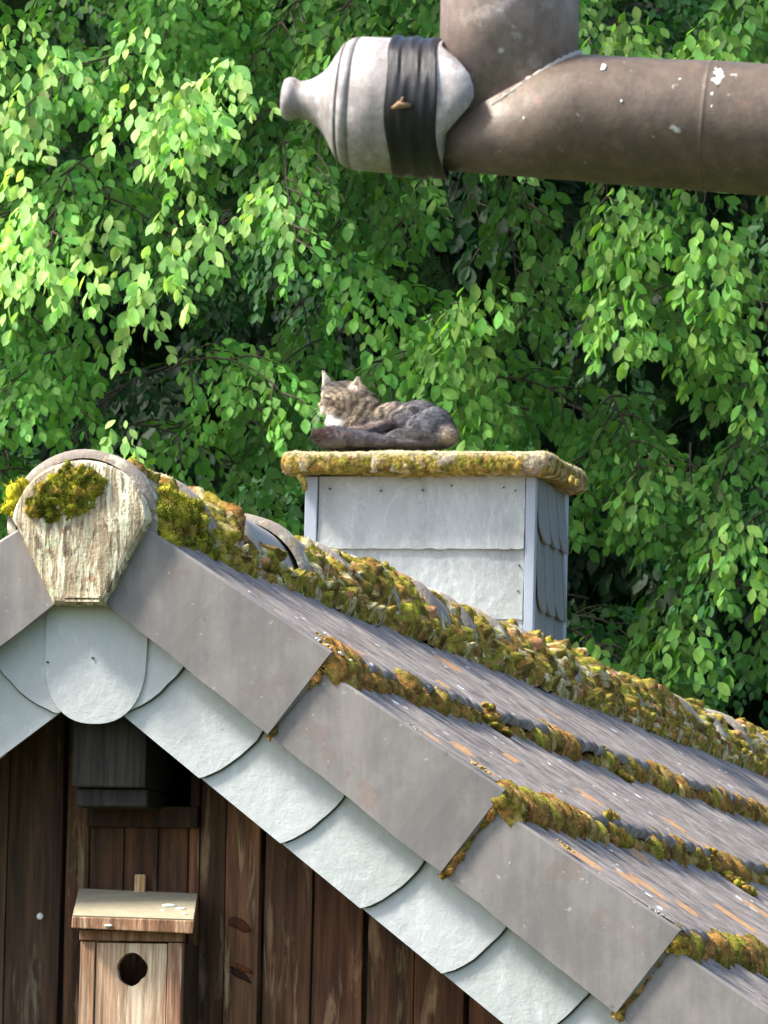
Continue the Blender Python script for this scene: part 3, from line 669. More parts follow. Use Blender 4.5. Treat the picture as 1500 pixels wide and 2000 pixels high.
P(moss('course_moss', bl, shed, spikes=30, sub=2, seed=8))
# on the flange joints at the gable
for k, amt in ((0, .45), (1, 1.0), (2, .62), (3, .8), (4, .7), (5, .7)):
    s_ = S1+SP*k; ns = np.linspace(.004, -.183, 70); n = len(ns); X3 = np.stack([ns*22, np.full(n, k*4.1), np.full(n, 5.)], 1)
    f = -ns/.18
    rad = amt*(.0085+.007*vnoise(X3, 1)+.006*np.exp(-(f/.18)**2))+.004*vnoise(X3, 3.1)
    if k == 0: rad = rad*np.where((f > .38) & (f < .78), .15, 1)+.004*np.exp(-((f-.95)/.08)**2)
    else: rad += .005*np.exp(-((f-.97)/.07)**2)
    rad = np.clip(rad, 0, .018); path = np.array([sp(s_+.004+.002*vnoise(np.array([q*40, k, 1.])), q, -.005) for q in ns])
    d1 = np.array([CT, 0, -ST]); d2 = np.array([0, -1., 0])
    def cf(C, Bp, idv, k=k):
        h_ = (Bp[:, 0]-slope(S1+SP*k, -.03)[0])*ST*0+(Bp[:, 2]-slope(S1+SP*k, -.035)[1]); g_ = np.clip(h_/.03, 0, 1)[:, None]
        return C*(1-g_)+np.array([.34, .32, .04])*(1+.3*vnoise(Bp, 80))[:, None]*g_
    P(strip('joint_moss', path, np.tile(d1*1.1, (n, 1)), np.tile(d2*.75, (n, 1)), rad, [MC[i] for i in (1, 3, 4, 2, 7, 0, 3)], nseg=15, a0=-20, a1=200, cell=.014, amp=.006, seed=40+k, spikes=.9, colf=cf))
bl = []
for k, a_ in ((0, 1.0), (1, 1.2), (2, .9), (3, 1), (4, 1)):
    s_ = S1+SP*k
    for i in range(int(46*a_)):
        sz = rg.uniform(.5, 1.1); w = abs(rg.gauss(0, .035)); bl.append(sp(s_+rg.uniform(-.004, .03), -.024+rg.uniform(-.004, .018), w)+(.009*sz, .011*sz, .010*sz, [(.34, .32, .03), (.42, .36, .05), (.34, .2, .05), (.24, .14, .04), (.2, .17, .03)][rg.randrange(5)]))
P(moss('joint_moss', bl, shed, spikes=40, sub=2, seed=19))
# white and orange lichen crusts on the edge of the verge
bl = []
def crust(x, y, s, c, el=1.8, lift=.0):
    u, z = G(x, y, -.004); 
    for _ in range(7): du = rg.gauss(0, s*.9); bl.append((u+du, .003+rg.gauss(0, .003), z+lift-du*.66-.002+rg.gauss(0, .0008), s*.45*rg.uniform(.5, 1.2), s*.6, s*.26, c))
WHT = (.74, .76, .72); ORG = (.62, .30, .08); OCH = (.55, .40, .12)
for x, y, s in ((622, 1248, .006), (640, 1259, .009), (662, 1272, .008), (797, 1415, .007), (812, 1421, .005), (1284, 1781, .007), (1272, 1772, .005)): crust(x, y, s, WHT)
def on_tile(x, y, s, c):                       # lichen lying on the tile surface: march to the surface of the course
    v = ray(x, y)
    for t in np.linspace(11.6, 20, 1700):
        d = v*t-A; u, w, z = d@gv, d@rv, d[2]
        if w < .0: continue
        ss = u*CT-z*ST; nn = u*ST+z*CT; k = max(0, math.ceil((ss-S1)/SP)); s1 = S1+SP*k
        if nn < .008-.034*(s1-ss)/SP+float(rib(w)): bl.append((u, w, z+.001, s*1.3, s*1.6, s*.30, c)); return
for x, y, s in ((932, 1494, .007), (945, 1500, .008), (620, 1235, .006), (1098, 1645, .007), (1110, 1655, .007)): crust(x, y, s, OCH)
P(moss('lichen_crust', bl, shed, spikes=0, sub=2, seed=10))
# ridge: moss cushions on its right flank
RC = [(.30, .24, .04), (.38, .31, .05), (.16, .12, .03), (.38, .22, .05), (.26, .14, .04), (.58, .51, .30), (.31, .31, .04), (.48, .25, .12), (.20, .16, .035), (.50, .43, .22), (.13, .10, .03), (.33, .28, .05), (.28, .20, .04)]
def ridge_patch(w0, w1, dw, seed, side=1):
    ws = np.arange(w0, w1, dw); q = np.arange(-.06, .285, .0034); nw_, nq = len(ws), len(q)
    QW, QQ = np.meshgrid(ws, q, indexing='ij'); QW, QQ = QW.ravel(), QQ.ravel(); R0 = .134; qa = R(93)*R0
    a = np.clip(QQ, -1, qa)/R0; ex = np.clip(QQ-qa, 0, 1)
    ps = np.stack([side*R0*np.sin(a), QW, -.113+R0*np.cos(a)], 1); ps[:, 0] += side*ex*CT*.9; ps[:, 2] -= ex*ST*.9
    N_ = np.stack([side*np.sin(a), 0*a, np.cos(a)], 1); m_ = ex > 0; N_[m_] = (side*(.45+.3), 0, .65); N_ /= np.linalg.norm(N_, axis=1)[:, None]
    A_ = QQ/R0*180/math.pi; X3 = np.stack([QW, QQ*1.2, 0*QW+side], 1)
    n1 = vnoise(X3, 7.0); n2 = vnoise(X3+9, 22.0)
    prof_ = np.interp(A_, [-22, 5, 28, 50, 80, 100, 112, 118], [-1.0, -.75, -.3, .2, .7, 1.0, .5, -.5])
    T_ = prof_+.18+.75*n1+.85*n2+.15*vnoise(X3+4, 48)+.25*vnoise(X3+4, 2.2)
    near = QW < .78
    T_ = np.where(near, np.interp(A_, [-22, 8, 25, 50, 72, 90, 110, 118], [-.9, -.6, -.15, .15, .8, 1.1, .6, -.5])+.75*n1+.85*n2-.9*np.clip((QW-.38)/.25, 0, 1)*(A_ < 85)-.8*((A_ > 42) & (QW < .5)), T_)
    bare = (QW > .80) & (QW < 1.235); T_ = np.where(bare & (A_ < 88-35*np.clip((1.0-QW)/.2, 0, 1)), T_-1.6, T_)
    T_ = np.where((QW >= 1.235) & (QW < 1.5) & (A_ < 58), T_-.8, T_)
    for j in RJ[1:]:                           # creases where the tiles overlap
        T_ -= 1.5*np.exp(-((QW-j+.004)/.022)**2)
    T_ = np.where(QW < .02, T_-1.1*(1-QW/.02), T_)
    fresh = np.array([[.36, .33, .03], [.44, .39, .035], [.28, .27, .03], [.34, .28, .04]])
    def cf(C, Bp, idv):
        g_ = (np.clip((.62-Bp[:, 1])/.25, 0, 1)*np.clip((A_-38)/20, 0, 1))[:, None]; fr_ = palette((idv*7.3) % 1, fresh)*(1+.35*vnoise(Bp, 70))[:, None]
        return C*(1-g_)+fr_*g_
    P(moss_skin('ridge_moss', ps, N_, T_, (nw_, nq), RC, shed, cell=.031, amp=.019, seed=seed, spikes=.35, colf=cf))
ridge_patch(.0, 2.6, .0034, 60); ridge_patch(2.6, 9.3, .0055, 60)
bl = []
for i in range(64):
    f = rg.random(); w_ = .02+.42*f; a_ = R(rg.uniform(58, 108)*(1-.04*f)); q = rg.uniform(.4, .95)*(1.1-.35*f)
    bl.append((.138*math.sin(a_)+(.012 if a_ > R(92) else 0), w_, -.113+.138*math.cos(a_), .019*q, .026*q, .018*q, [(.38, .36, .03), (.30, .30, .03), (.46, .42, .05), (.20, .20, .03), (.40, .30, .06), (.34, .34, .04)][rg.randrange(6)]))
P(moss('ridge_moss', bl, shed, spikes=260, sub=3, seed=14)); bl = []
for (x, y, s) in ((32, 962, .017), (22, 985, .014), (45, 950, .012), (38, 980, .015), (14, 995, .010), (50, 968, .010), (28, 1002, .009)):
    u, z = G(x, y, .0); bl.append((u, -.004, z, s, s, s, (.48, .44, .03)))
for i in range(60):
    f = rg.random(); t = rg.random(); x = 62+128*t+rg.gauss(0, 5); y = 988-48*math.sin(t*2.6)+rg.gauss(0, 15)-12*t
    if (t > .8 and y > 985) or (x-160)**2+(y-1012)**2 > 112**2: continue
    u, z = G(x, y, -.035); q = rg.uniform(.5, 1.1)
    bl.append((u, -.033, z, .0065*q, .005*q, .0085*q, [(.25, .26, .02), (.16, .18, .02), (.38, .33, .03), (.42, .27, .04), (.12, .13, .02)][rg.randrange(5)]))
P(moss('disc_moss', bl, shed, spikes=90, sub=2, seed=13))
gu, gz = np.meshgrid(np.arange(-.125, .07, .0021), np.arange(-.135, .0, .0021), indexing='ij'); Bq = np.stack([gu.ravel(), np.full(gu.size, -.033), gz.ravel()], 1); T_ = np.full(len(Bq), -1.)
for (x, y, r_) in ((72, 992, 20), (95, 978, 26), (125, 958, 32), (158, 935, 26), (150, 965, 36), (178, 955, 22), (105, 1005, 20), (140, 992, 24), (192, 940, 14), (85, 955, 16)):
    u, z = G(x, y, -.033); T_ = np.maximum(T_, 1.6*(1-np.hypot(Bq[:, 0]-u, Bq[:, 2]-z)/(r_*1.3/1083)))
T_ += .55*vnoise(Bq, 45)+.3*vnoise(Bq, 120)-.25
P(moss_skin('disc_moss', Bq, np.tile(np.array([0, -1., .15]), (len(Bq), 1)), T_, gu.shape, [(.22, .24, .025), (.13, .15, .02), (.30, .30, .03), (.34, .26, .05), (.16, .18, .02), (.26, .28, .04)], shed, cell=.014, amp=.007, seed=71, spikes=1.0, sl_=.007))

# ------------------------------------------------------------------ bird house
BW = .075                                      # depth of its front
bu0, bz0 = G(157, 1845, BW); bu1, _ = G(356, 1845, BW)
bhc = (bu0+bu1)/2
def world(u, w, z): return A+gv*u+rv*w+np.array([0, 0, z])
bh = empty('birdhouse', world(bhc, WW-.002, -1.22), -YAW)
tag(bh, 'small wooden nesting box with round hole hanging on the dark board wall', 'birdhouse')
def B(px, py, w=BW): u, z = G(px, py, w); return u-bhc, z+1.22
def BX(x0, x1, w0, w1, z0, z1, name, mat=None, c=(1, 1, 1), bev=.0015, parent=None):
    m = MB(); m.box(x0, x1, w0-(WW-.002), w1-(WW-.002), z0, z1, c); return m.build(name, mat or M['bwood'], parent or bh, bevel=bev)
zl = 0.0
xl0, zt = B(157, 1838); xl1, _ = B(186, 1838); xr0, _ = B(328, 1838); xr1, _ = B(356, 1838)
zt2 = B(250, 1840)[1]
BX(xl0, xl1, BW, BW+.02, zl, zt2, 'side_strip', c=(.85, .75, .7)); BX(xr0, xr1, BW, BW+.02, zl, zt2, 'side_strip', c=(1, .85, .8))
BX(xl0, xl0+.012, BW+.021, WW-.004, zl, zt2, 'side_panel', c=(.16, .14, .13)); BX(xr1-.012, xr1, BW+.021, WW-.004, zl, zt2, 'side_panel', c=(.16, .14, .13))  # dark tint paints the shaded flanks of the box
BX(xl0-.001, xr1+.002, BW-.006, BW+.02, zt2+.002, B(250, 1818)[1], 'top_rail', c=(.55, .42, .38))
BX(xl0+.013, xr1-.013, BW+.03, WW-.004, zl, zl+.012, 'bottom_board', c=(.6, .55, .5))
# front panel with a gnawed round hole
hx, hz = B(257, 1894); px0, px1 = xl1+.0022, xr0-.0022; pz0, pz1 = zl, zt2-.002
N = 48; rad = 31/1083; V = []; Fc = []
hole = []; outer = []
for i in range(N):
    a = 2*math.pi*i/N; rr = rad*(1+.03*math.sin(3*a+1)+.02*math.sin(7*a))
    rr += .0035*max(0, math.cos(a-R(88)))**12-.004*max(0, math.cos(a-R(318)))**30
    hole.append((hx+rr*math.cos(a), hz+rr*math.sin(a)))
    dx, dz = math.cos(a), math.sin(a)
    ts = []
    if dx > 1e-6: ts.append((px1-hx)/dx)
    if dx < -1e-6: ts.append((px0-hx)/dx)
    if dz > 1e-6: ts.append((pz1-hz)/dz)
    if dz < -1e-6: ts.append((pz0-hz)/dz)
    t = min(ts); outer.append((hx+dx*t, hz+dz*t))
for crn in ((px1, pz1), (px0, pz1), (px0, pz0), (px1, pz0)):
    j = min(range(N), key=lambda i: (outer[i][0]-crn[0])**2+(outer[i][1]-crn[1])**2); outer[j] = crn
f0, f1 = BW+.003-(WW-.002), BW+.019-(WW-.002)
for ring, w in ((outer, f0), (hole, f0), (hole, f1), (outer, f1)):
    V += [(x, w, z) for x, z in ring]
for k in range(4):
    for i in range(N): a = k*N+i; b_ = k*N+(i+1) % N; k2 = ((k+1) % 4)*N; Fc.append((a, b_, k2+(i+1) % N, k2+i))
o = mesh('front_panel', V, Fc, M['bwood'], bh, col=np.full((len(V), 3), 1.15)); fix_normals(o)
BX(xl0+.013, xr1-.013, WW-.012, WW-.005, zl+.013, zt2, 'back_panel', c=(.3, .25, .22))
# sloping lid
m = MB(); wb, wf = WW-.006, BW-.035
(lx0, lz0), (lx1, lz1) = B(153, 1737, wb), B(387, 1747, wb); (fx0, fz0), (fx1, fz1) = B(141, 1790, wf), B(379, 1798, wf); (gx0, gz0), (gx1, gz1) = B(139, 1813, wf), B(376, 1824, wf)
o_ = WW-.002; th = fz0-gz0
V = [(fx0, wf-o_, fz0), (fx1, wf-o_, fz1), (lx1, wb-o_, lz1), (lx0, wb-o_, lz0), (gx0, wf+.002-o_, gz0), (gx1, wf+.002-o_, gz1), (lx1, wb-o_, lz1-th), (lx0, wb-o_, lz0-th)]
m.add(V, [(0, 1, 2, 3), (7, 6, 5, 4), (0, 4, 5, 1), (1, 5, 6, 2), (2, 6, 7, 3), (3, 7, 4, 0)], (1.0, .85, .75))
lid = m.build('lid', M['bwood'], bh, bevel=.002); fix_normals(lid)
dz = .0012; m = MB(); e = .0035
nrm = Vector((V[1][0]-V[0][0], V[1][1]-V[0][1], V[1][2]-V[0][2])).cross(Vector((V[3][0]-V[0][0], V[3][1]-V[0][1], V[3][2]-V[0][2]))).normalized()
T = [Vector(v) for v in V[:4]]; cT = sum(T, Vector())/4
up_ = [t+(cT-t)*.012+nrm*.0022 for t in T]; lo_ = [t+(cT-t)*.012-nrm*.001 for t in T]
m.add([tuple(v) for v in up_+lo_], [(0, 1, 2, 3), (7, 6, 5, 4), (0, 4, 5, 1), (1, 5, 6, 2), (2, 6, 7, 3), (3, 7, 4, 0)]); sk = m.build('weathered_skin', M['broof'], lid); fix_normals(sk)
hx0, hz0 = B(263, 1745, WW-.01); hx1, hz1 = B(285, 1708, WW-.01)
hg = BX(hx0, hx1, WW-.014, WW-.003, hz0-.012, hz1, 'hanging_batten', c=(1.5, 1.45, 1.1), bev=.002)
for (x, y, s) in ((352, 1775, .006), (330, 1770, .008), (212, 1808, .005), (190, 1768, .003), (360, 1785, .004), (318, 1778, .004)):
    f = (y-1740)/(1795-1740); w_ = wb+(wf-wb)*min(1, f); u, z = B(x, y, w_-.001)
    IV, IF = ICO[2]; mesh('dropping', IV*np.array([s*1.5, s*.8, s*.5])*(1+.35*vnoise(IV*1.3+x))[:, None]+np.array([u, w_-o_, z]), IF, M['white'], lid, smooth=True)

# ------------------------------------------------------------------ drain pipe in the foreground
PY = 5.0; K = F/PY/1.0
root = AT(990, 230, PY); dp = empty('drain_pipe', root); K = F/ (PY*math.cos(PITCH)) if False else F/5.02
tag(dp, 'brown metal rain pipe junction with bottle shaped end cap and black tape', 'drain pipe')
def lpt(x, y): return AT(x, y, PY)-root
axd = Vector((math.cos(R(8)), -math.sin(R(8)), 0)); p_l = Vector(lpt(690, 203)); p_r = Vector(lpt(1500, 273))
# horizontal axis: x along the pipe, falls slightly to the right and comes a little nearer
sl_ = (p_r-p_l); ax = Vector((sl_.x, -sl_.x*math.tan(R(8)), sl_.z)).normalized()
o0 = Vector(lpt(885, 214)); o0.y = 0.0
def axp(x): return o0+ax*((x-885)/K)           # photo x -> point of the axis
side_v = Vector((0, 0, 1)); side_v = (side_v-ax*side_v.dot(ax)).normalized(); front_v = ax.cross(side_v).normalized()
if front_v.y > 0: front_v = -front_v
def lathe(name, prof, mat, parent, n=72, xend=None, cap=True, disp=0.0, solid=True, lumps=None):
    V = []; Fc = []
    for i, (x, r_) in enumerate(prof):
        for k in range(n):
            an = 2*math.pi*k/n; xx = x
            if xend and i in xend: xx = xend[i](an)
            rr = r_/K
            if lumps: rr += lumps(x, an)
            c = axp(xx); p = c+(side_v*math.sin(an)+front_v*math.cos(an))*rr
            if disp: p = p+(side_v*math.sin(an)+front_v*math.cos(an))*disp*float(vnoise(np.array(p)*25+3))
            V.append(tuple(p))
    for i in range(len(prof)-1):
        for k in range(n): a = i*n+k; b_ = i*n+(k+1) % n; Fc.append((a, b_, b_+n, a+n))
    if cap: Fc.append(tuple(range(n))); Fc.append(tuple((len(prof)-1)*n+k for k in range(n)))
    o = mesh(name, V, Fc, mat, parent, smooth=True); fix_normals(o); return o
YC = 214
# oblique seam: from (1133,107) to (868,292) in the photo
def seam_x(an):                                # x on the horizontal pipe where the slanted seam lies
    h = math.sin(an)*122; yy = YC+14-h         # height on the pipe -> photo y
    return 1133+(107-yy)*(1133-868)/(292-107)
hp = lathe('horizontal_pipe', [(885, 120)]+[(x, 121+(x-900)/600*8) for x in range(1140, 1260, 60)]+[(1300, 126.4), (1380, 127.3), (1386, 127.4), (1387.5, 128.1), (1389.5, 128.1), (1391, 127.5), (1397, 127.6), (1440, 128)]+[(x, 128.5+(x-1500)/600*3) for x in (1500, 1700, 2300, 4600)], M['pipe'], dp, xend={0: seam_x}, disp=.0005)
# vertical pipe, its foot cut along the same slant
vx = 994; rv_ = 136.5/K; n = 72; V = []; Fc = []; c0 = Vector(lpt(vx, 107))
zs = [None, .02, .06, .12, .2, .4, 1.6]
for i, zz in enumerate(zs):
    for k in range(n):
        an = 2*math.pi*k/n; px = vx+136.5*math.cos(an)
        yy = 107+(1133-px)*(292-107)/(1133-868)+3
        z = Vector(lpt(px, yy)).z if zz is None else Vector(lpt(vx, 60)).z+zz
        p = Vector((c0.x+rv_*math.cos(an), .004-rv_*math.sin(an), z)); V.append(tuple(p))
for i in range(len(zs)-1):
    for k in range(n): a = i*n+k; b_ = i*n+(k+1) % n; Fc.append((a, b_, b_+n, a+n))
Fc.append(tuple(range(n)))
vp = mesh('vertical_pipe', V, Fc, M['vpipe'], dp, smooth=True); fix_normals(vp)
# weld bead along the slant
m = MB(); pth = []
for t in np.linspace(0.02, math.pi*.87, 50):
    px = vx+138*math.cos(t); yy = 107+(1133-px)*(292-107)/(1133-868)-1
    pth.append((c0.x+(139/K)*math.cos(t), .004-(139/K)*math.sin(t), Vector(lpt(px, yy)).z+.0006*math.sin(t*40)))
m.tube(pth, [.0022+.0008*abs(math.sin(i*1.7)) for i in range(50)], 8); m.build('weld_bead', M['bead'], dp, smooth=True)
# saddle plate over the joint
def sad(an):
    h = math.sin(an); yy = YC-h*134
    if math.cos(an) < 0: return 868
    pts = [(75, 858), (100, 862), (130, 900), (160, 928), (185, 939), (205, 942), (225, 934), (250, 915), (285, 886), (345, 880)]
    return float(np.interp(yy, [p[0] for p in pts], [p[1] for p in pts]))
lathe('saddle_plate', [(840, 133), (855, 133.4), (870, 133.6), (900, 133.5), (900, 130)], M['cap'], dp, n=144, xend={2: lambda a: .5*(855+sad(a)), 3: sad, 4: sad})
cp = lathe('end_cap', [(548, 8), (545, 30), (548, 39), (556, 43), (566, 43), (571, 40), (575, 37), (587, 37.5), (600, 42), (612, 48), (622, 56), (633, 68), (642, 82), (650, 96), (657, 107), (662, 115), (666, 119), (667, 116.5), (670, 116.5), (671, 122), (678, 127), (690, 130.5), (691, 127.5), (695, 127.5), (696, 131.5), (740, 133), (800, 133.5), (845, 134)], M['cap'], dp, disp=.0004)
def splash(px, py, sx, sz, seed):
    h = (YC+14+(px-1130)*.046-py)/126.0; c_ = axp(px)+(side_v*h+front_v*math.sqrt(max(0, 1-h*h)))*(126.6/K); nrm_ = (side_v*h+front_v*math.sqrt(max(0, 1-h*h)))
    IV, IF = ICO[2]; q = IV*(1+.55*vnoise(IV*1.9+seed))[:, None]
    up2 = ax.cross(nrm_); Vq = np.array(c_)[None]+np.outer(q[:, 0]*sx, np.array(ax))+np.outer(q[:, 2]*sz, np.array(up2))+np.outer(q[:, 1]*.0007, np.array(nrm_)); mesh('dropping', Vq, IF, M['white'], hp, smooth=True)
for a_ in ((1412, 158, .0055, .0075, 1), (1404, 140, .0022, .004, 2), (1404, 196, .0014, .004, 3), (1406, 220, .0018, .003, 4), (1186, 142, .002, .004, 7), (1230, 214, .001, .0012, 8), (1042, 250, .001, .001, 9), (1338, 165, .0012, .001, 10)): splash(*a_)
def folds(x, an): return .0008*math.sin(x*.16+2.2*math.sin(an*1.0)+an)+.0005*math.sin(x*.33-an*3)
tl_ = lambda a: 771+10*math.sin(a*1.0+3.6)+2.5*math.sin(a*5)
tr_ = lambda a: 868+14*math.sin(-a)+2.5*math.sin(a*4+1)
def mk(f): return lambda a: tl_(a)*(1-f)+tr_(a)*f
prof = [(771, 134)]+[(771+95*f, 137.5) for f in np.linspace(.02, .98, 24)]+[(866, 134)]
lathe('black_tape', prof, M['tape'], dp, n=110, xend={i: mk(f) for i, f in enumerate([0]+list(np.linspace(.02, .98, 24))+[1])}, lumps=folds, cap=False)
c = axp(800)+(front_v*math.cos(R(-8))+side_v*math.sin(R(-8)))*(138.5/K)
m = MB(); m.tube([c+Vector((-.006, 0, -.002)), c+Vector((-.001, -.003, .0)), c+Vector((.008, -.001, .0))], [.0012, .0032, .0016], 8); m.tube([c+Vector((0, -.002, 0)), c+Vector((.002, -.004, .006))], [.002, .0008], 6)
tag(mesh('dry_leaf', [tuple(Vector(v)+Vector(root)) for v in m.V], m.F, M['twine'], None, smooth=True), 'tiny curled dry leaf stuck to the black tape', 'dry leaf')

# ------------------------------------------------------------------ cat
def make_cat():
    wc = 5.70; Kc = F/((A@_fw)+wc)*1.0
    cz = KZ1+.006
    def w3(px, py, y=0): u, z = G(px, py, wc+y); return u, y, z
    ou, _, oz_ = w3(750, 868)
    root = empty('cat', world(ou, wc, cz), -YAW)
    tag(root, 'long haired tabby cat with white chest lying asleep on the mossy chimney slab', 'cat')
    def Q(px, py, y=0): u, yy, z = w3(px, py, y); return np.array([u-ou, y, z-cz])
    pxm = Kc
    V = []; Fs = []; off = 0; IV, IF = ICO[3]
    def ell(px, py, y, rx, ry, rz, rot=0, yaw=0):
        nonlocal off
        q = IV*np.array([rx, ry, rz])/pxm; c, s = math.cos(rot), math.sin(rot)
        q = np.stack([q[:, 0]*c-q[:, 2]*s, q[:, 1], q[:, 0]*s+q[:, 2]*c], 1); c, s = math.cos(yaw), math.sin(yaw)
        q = np.stack([q[:, 0]*c-q[:, 1]*s, q[:, 0]*s+q[:, 1]*c, q[:, 2]], 1)
        V.append(q+Q(px, py, y)); Fs.append(IF+off); off += len(q)
    def chain(pts, n=10):
        for (a, b_) in zip(pts[:-1], pts[1:]):
            for t in np.linspace(0, 1, n):
                x, y_, d, r_ = [a[i]*(1-t)+b_[i]*t for i in range(4)]; ell(x, y_, d, r_, r_, r_)
    # trunk
    ell(790, 832, .02, 72, 50, 44, R(-3)); ell(742, 832, .015, 50, 46, 44, 0); ell(838, 836, .02, 44, 50, 42, R(-24)); ell(862, 846, .0, 30, 40, 30, R(-20)); ell(818, 813, .02, 42, 36, 32, R(-6)); ell(848, 828, .0, 34, 40, 34, R(-30)); ell(770, 816, .015, 44, 34, 32)
    ell(702, 822, .0, 34, 36, 42, R(15)); ell(668, 836, -.01, 28, 30, 32)                       # shoulder, chest
    ell(655, 826, -.015, 20, 22, 24)
    chain([(710, 815, .0, 32), (684, 796, -.004, 31)], 5)                                       # neck
    ell(785, 868, .0, 92, 60, 16); ell(680, 868, -.02, 55, 46, 14)                                   # belly and feet resting on the moss
    # head turned to the left
    ell(674, 781, -.004, 42, 40, 38); ell(700, 796, -.006, 28, 28, 32, R(20)); ell(715, 795, .0, 25, 28, 26); ell(690, 806, -.02, 30, 22, 24); ell(654, 786, -.016, 28, 28, 27, R(10)); ell(683, 792, -.022, 29, 20, 24); ell(650, 798, -.006, 25, 24, 19)
    ell(638, 793, -.018, 13, 14, 12, R(8)); ell(631, 792, -.020, 9, 10, 8); ell(655, 801, -.026, 20, 20, 16); ell(664, 768, -.006, 32, 34, 24); ell(638, 802, -.018, 13, 13, 9); ell(645, 777, -.022, 12, 10, 9); ell(638, 776, -.014, 11, 12, 17, R(12))
    # hind leg folded beside the belly, feet
    ell(822, 838, -.045, 34, 18, 31, R(38)); ell(790, 850, -.06, 40, 13, 15, R(6)); ell(842, 852, -.04, 32, 16, 17, R(-8)); ell(872, 850, -.02, 20, 26, 22, R(-15))
    ell(700, 848, -.035, 40, 18, 18, R(6)); ell(735, 836, -.045, 34, 16, 14, R(14)); ell(652, 855, -.03, 26, 20, 13)
    # tail laid along the front edge
    chain([(790, 864, -.05, 7), (755, 861, -.078, 11), (720, 858, -.088, 14), (682, 854, -.090, 18), (650, 852, -.084, 20), (630, 853, -.07, 17)], 9)
    # ears
    def ear(bx0, by0, bx1, by1, tx, ty, y0, y1, yt, th=5):
        for t in np.linspace(0, 1, 9):
            for s_ in np.linspace(0, 1, 7):
                wd = (1-t)**.75; m_ = .5+(s_-.5)*wd
                x = (bx0+(bx1-bx0)*m_)*(1-t)+(tx+(s_-.5)*4*(1-t))*t; y_ = (by0+(by1-by0)*m_)*(1-t)+ty*t; d = (y0+(y1-y0)*m_)*(1-t)+yt*t
                d += .010*(1-(2*s_-1)**2)*(1-t*.6); x += 2*(1-(2*s_-1)**2)
                ell(x, y_, d, th*(1-.45*t), th*(1-.45*t), th*(1-.45*t))
    ear(632, 762, 655, 755, 630, 726, -.006, .014, .0, 5.4)
    ear(674, 760, 720, 772, 698, 738, -.030, -.010, -.020, 6.6)
    me = bpy.data.meshes.new('tmp'); VV = np.vstack(V); FF = np.vstack(Fs)
    me.from_pydata(VV.tolist(), [], FF.tolist()); ob = bpy.data.objects.new('tmp', me); COL.objects.link(ob)
    r_ = ob.modifiers.new('r', 'REMESH'); r_.mode = 'VOXEL'; r_.voxel_size = .0026; s_ = ob.modifiers.new('s', 'SMOOTH'); s_.factor = .5; s_.iterations = 4
    dg = bpy.context.evaluated_depsgraph_get(); em = bpy.data.meshes.new_from_object(ob.evaluated_get(dg))
    n = len(em.vertices); co = np.zeros(n*3, dtype=np.float32); em.vertices.foreach_get('co', co); co = co.reshape(-1, 3)
    no = np.zeros(n*3, dtype=np.float32); em.vertices.foreach_get('normal', no); no = no.reshape(-1, 3)
    fc = [tuple(p.vertices) for p in em.polygons]
    bpy.data.objects.remove(ob)
    co = co+no*(.0016*vnoise(co, 90)+.0008*vnoise(co, 210))[:, None]
    # colours, painted by body region (coordinates in photo pixels relative to the cat)
    o_ = Q(750, 868); X = 750+(co[:, 0]-o_[0])*pxm*.98; Yp = 868-(co[:, 2]-o_[2])*pxm; D = co[:, 1]
    C = np.tile(np.array([.115, .108, .112]), (n, 1))
    def paint(x, y, rx, ry, c, a=1.0, rot=0, front=None):
        nonlocal C
        dx, dy = X-x, Yp-y; cr, sr = math.cos(rot), math.sin(rot); dx, dy = dx*cr+dy*sr, -dx*sr+dy*cr
        w_ = a*np.clip(1.6-1.6*((dx/rx)**2+(dy/ry)**2)**.5*1.0, 0, 1)
        if front is not None: w_ = w_*(D < front)
        C = C*(1-w_[:, None])+np.array(c)*w_[:, None]
    brown = (.30, .2, .14); beige = (.5, .41, .3); dark = (.055, .045, .04); blue = (.125, .125, .145)
    paint(840, 815, 60, 40, blue); paint(800, 800, 60, 22, (.14, .132, .14)); paint(730, 800, 60, 30, (.30, .235, .17)); paint(880, 850, 22, 26, (.36, .30, .23), .8); paint(750, 792, 22, 8, (.44, .36, .27), .8, R(-4)); paint(785, 796, 16, 7, (.42, .35, .28), .7)
    paint(678, 792, 66, 54, (.40, .315, .22)); paint(662, 752, 30, 13, dark, .85); paint(665, 765, 14, 12, (.17, .13, .1), .6)
    paint(690, 822, 22, 30, (.36, .28, .2), .8)
    band = (X > 690)*(X < 820)*(Yp < 838)*(Yp > 785)
    st = np.sin((X*.30+Yp*.16+5*vnoise(co, 28)))*.5+.5
    C = C*(1-(band*.6*(st > .62))[:, None])
    hd = (X < 735)*(Yp < 830)
    st = np.sin(np.hypot(X-628, (Yp-790)*1.25)*.52+2.2*vnoise(co, 45))
    C = C*(1-(hd*.42*np.clip(st*1.6-.3, 0, 1))[:, None])
    paint(628, 776, 6, 15, (.62, .5, .38), .9, R(8)); paint(622, 790, 7, 5, (.72, .5, .42), .9); paint(632, 801, 15, 8, (.72, .62, .5), .95); paint(628, 806, 10, 6, (.8, .74, .64), .8)
    paint(645, 781, 12, 4.0, (.02, .015, .014), 1.0, R(22)); paint(628, 777, 3, 5, (.03, .022, .02), .7, R(10)); paint(643, 776, 8, 3.5, (.5, .41, .3), .8, R(20)); paint(656, 790, 12, 4, dark, .6, R(18)); paint(652, 789, 13, 9, (.13, .095, .07), .8, R(20)); paint(664, 800, 16, 3, (.07, .05, .04), .8, R(28)); paint(680, 806, 18, 3, (.09, .065, .05), .7, R(38)); paint(650, 768, 16, 3, (.09, .07, .05), .7, R(14)); paint(672, 786, 14, 3, (.09, .065, .05), .6, R(22))
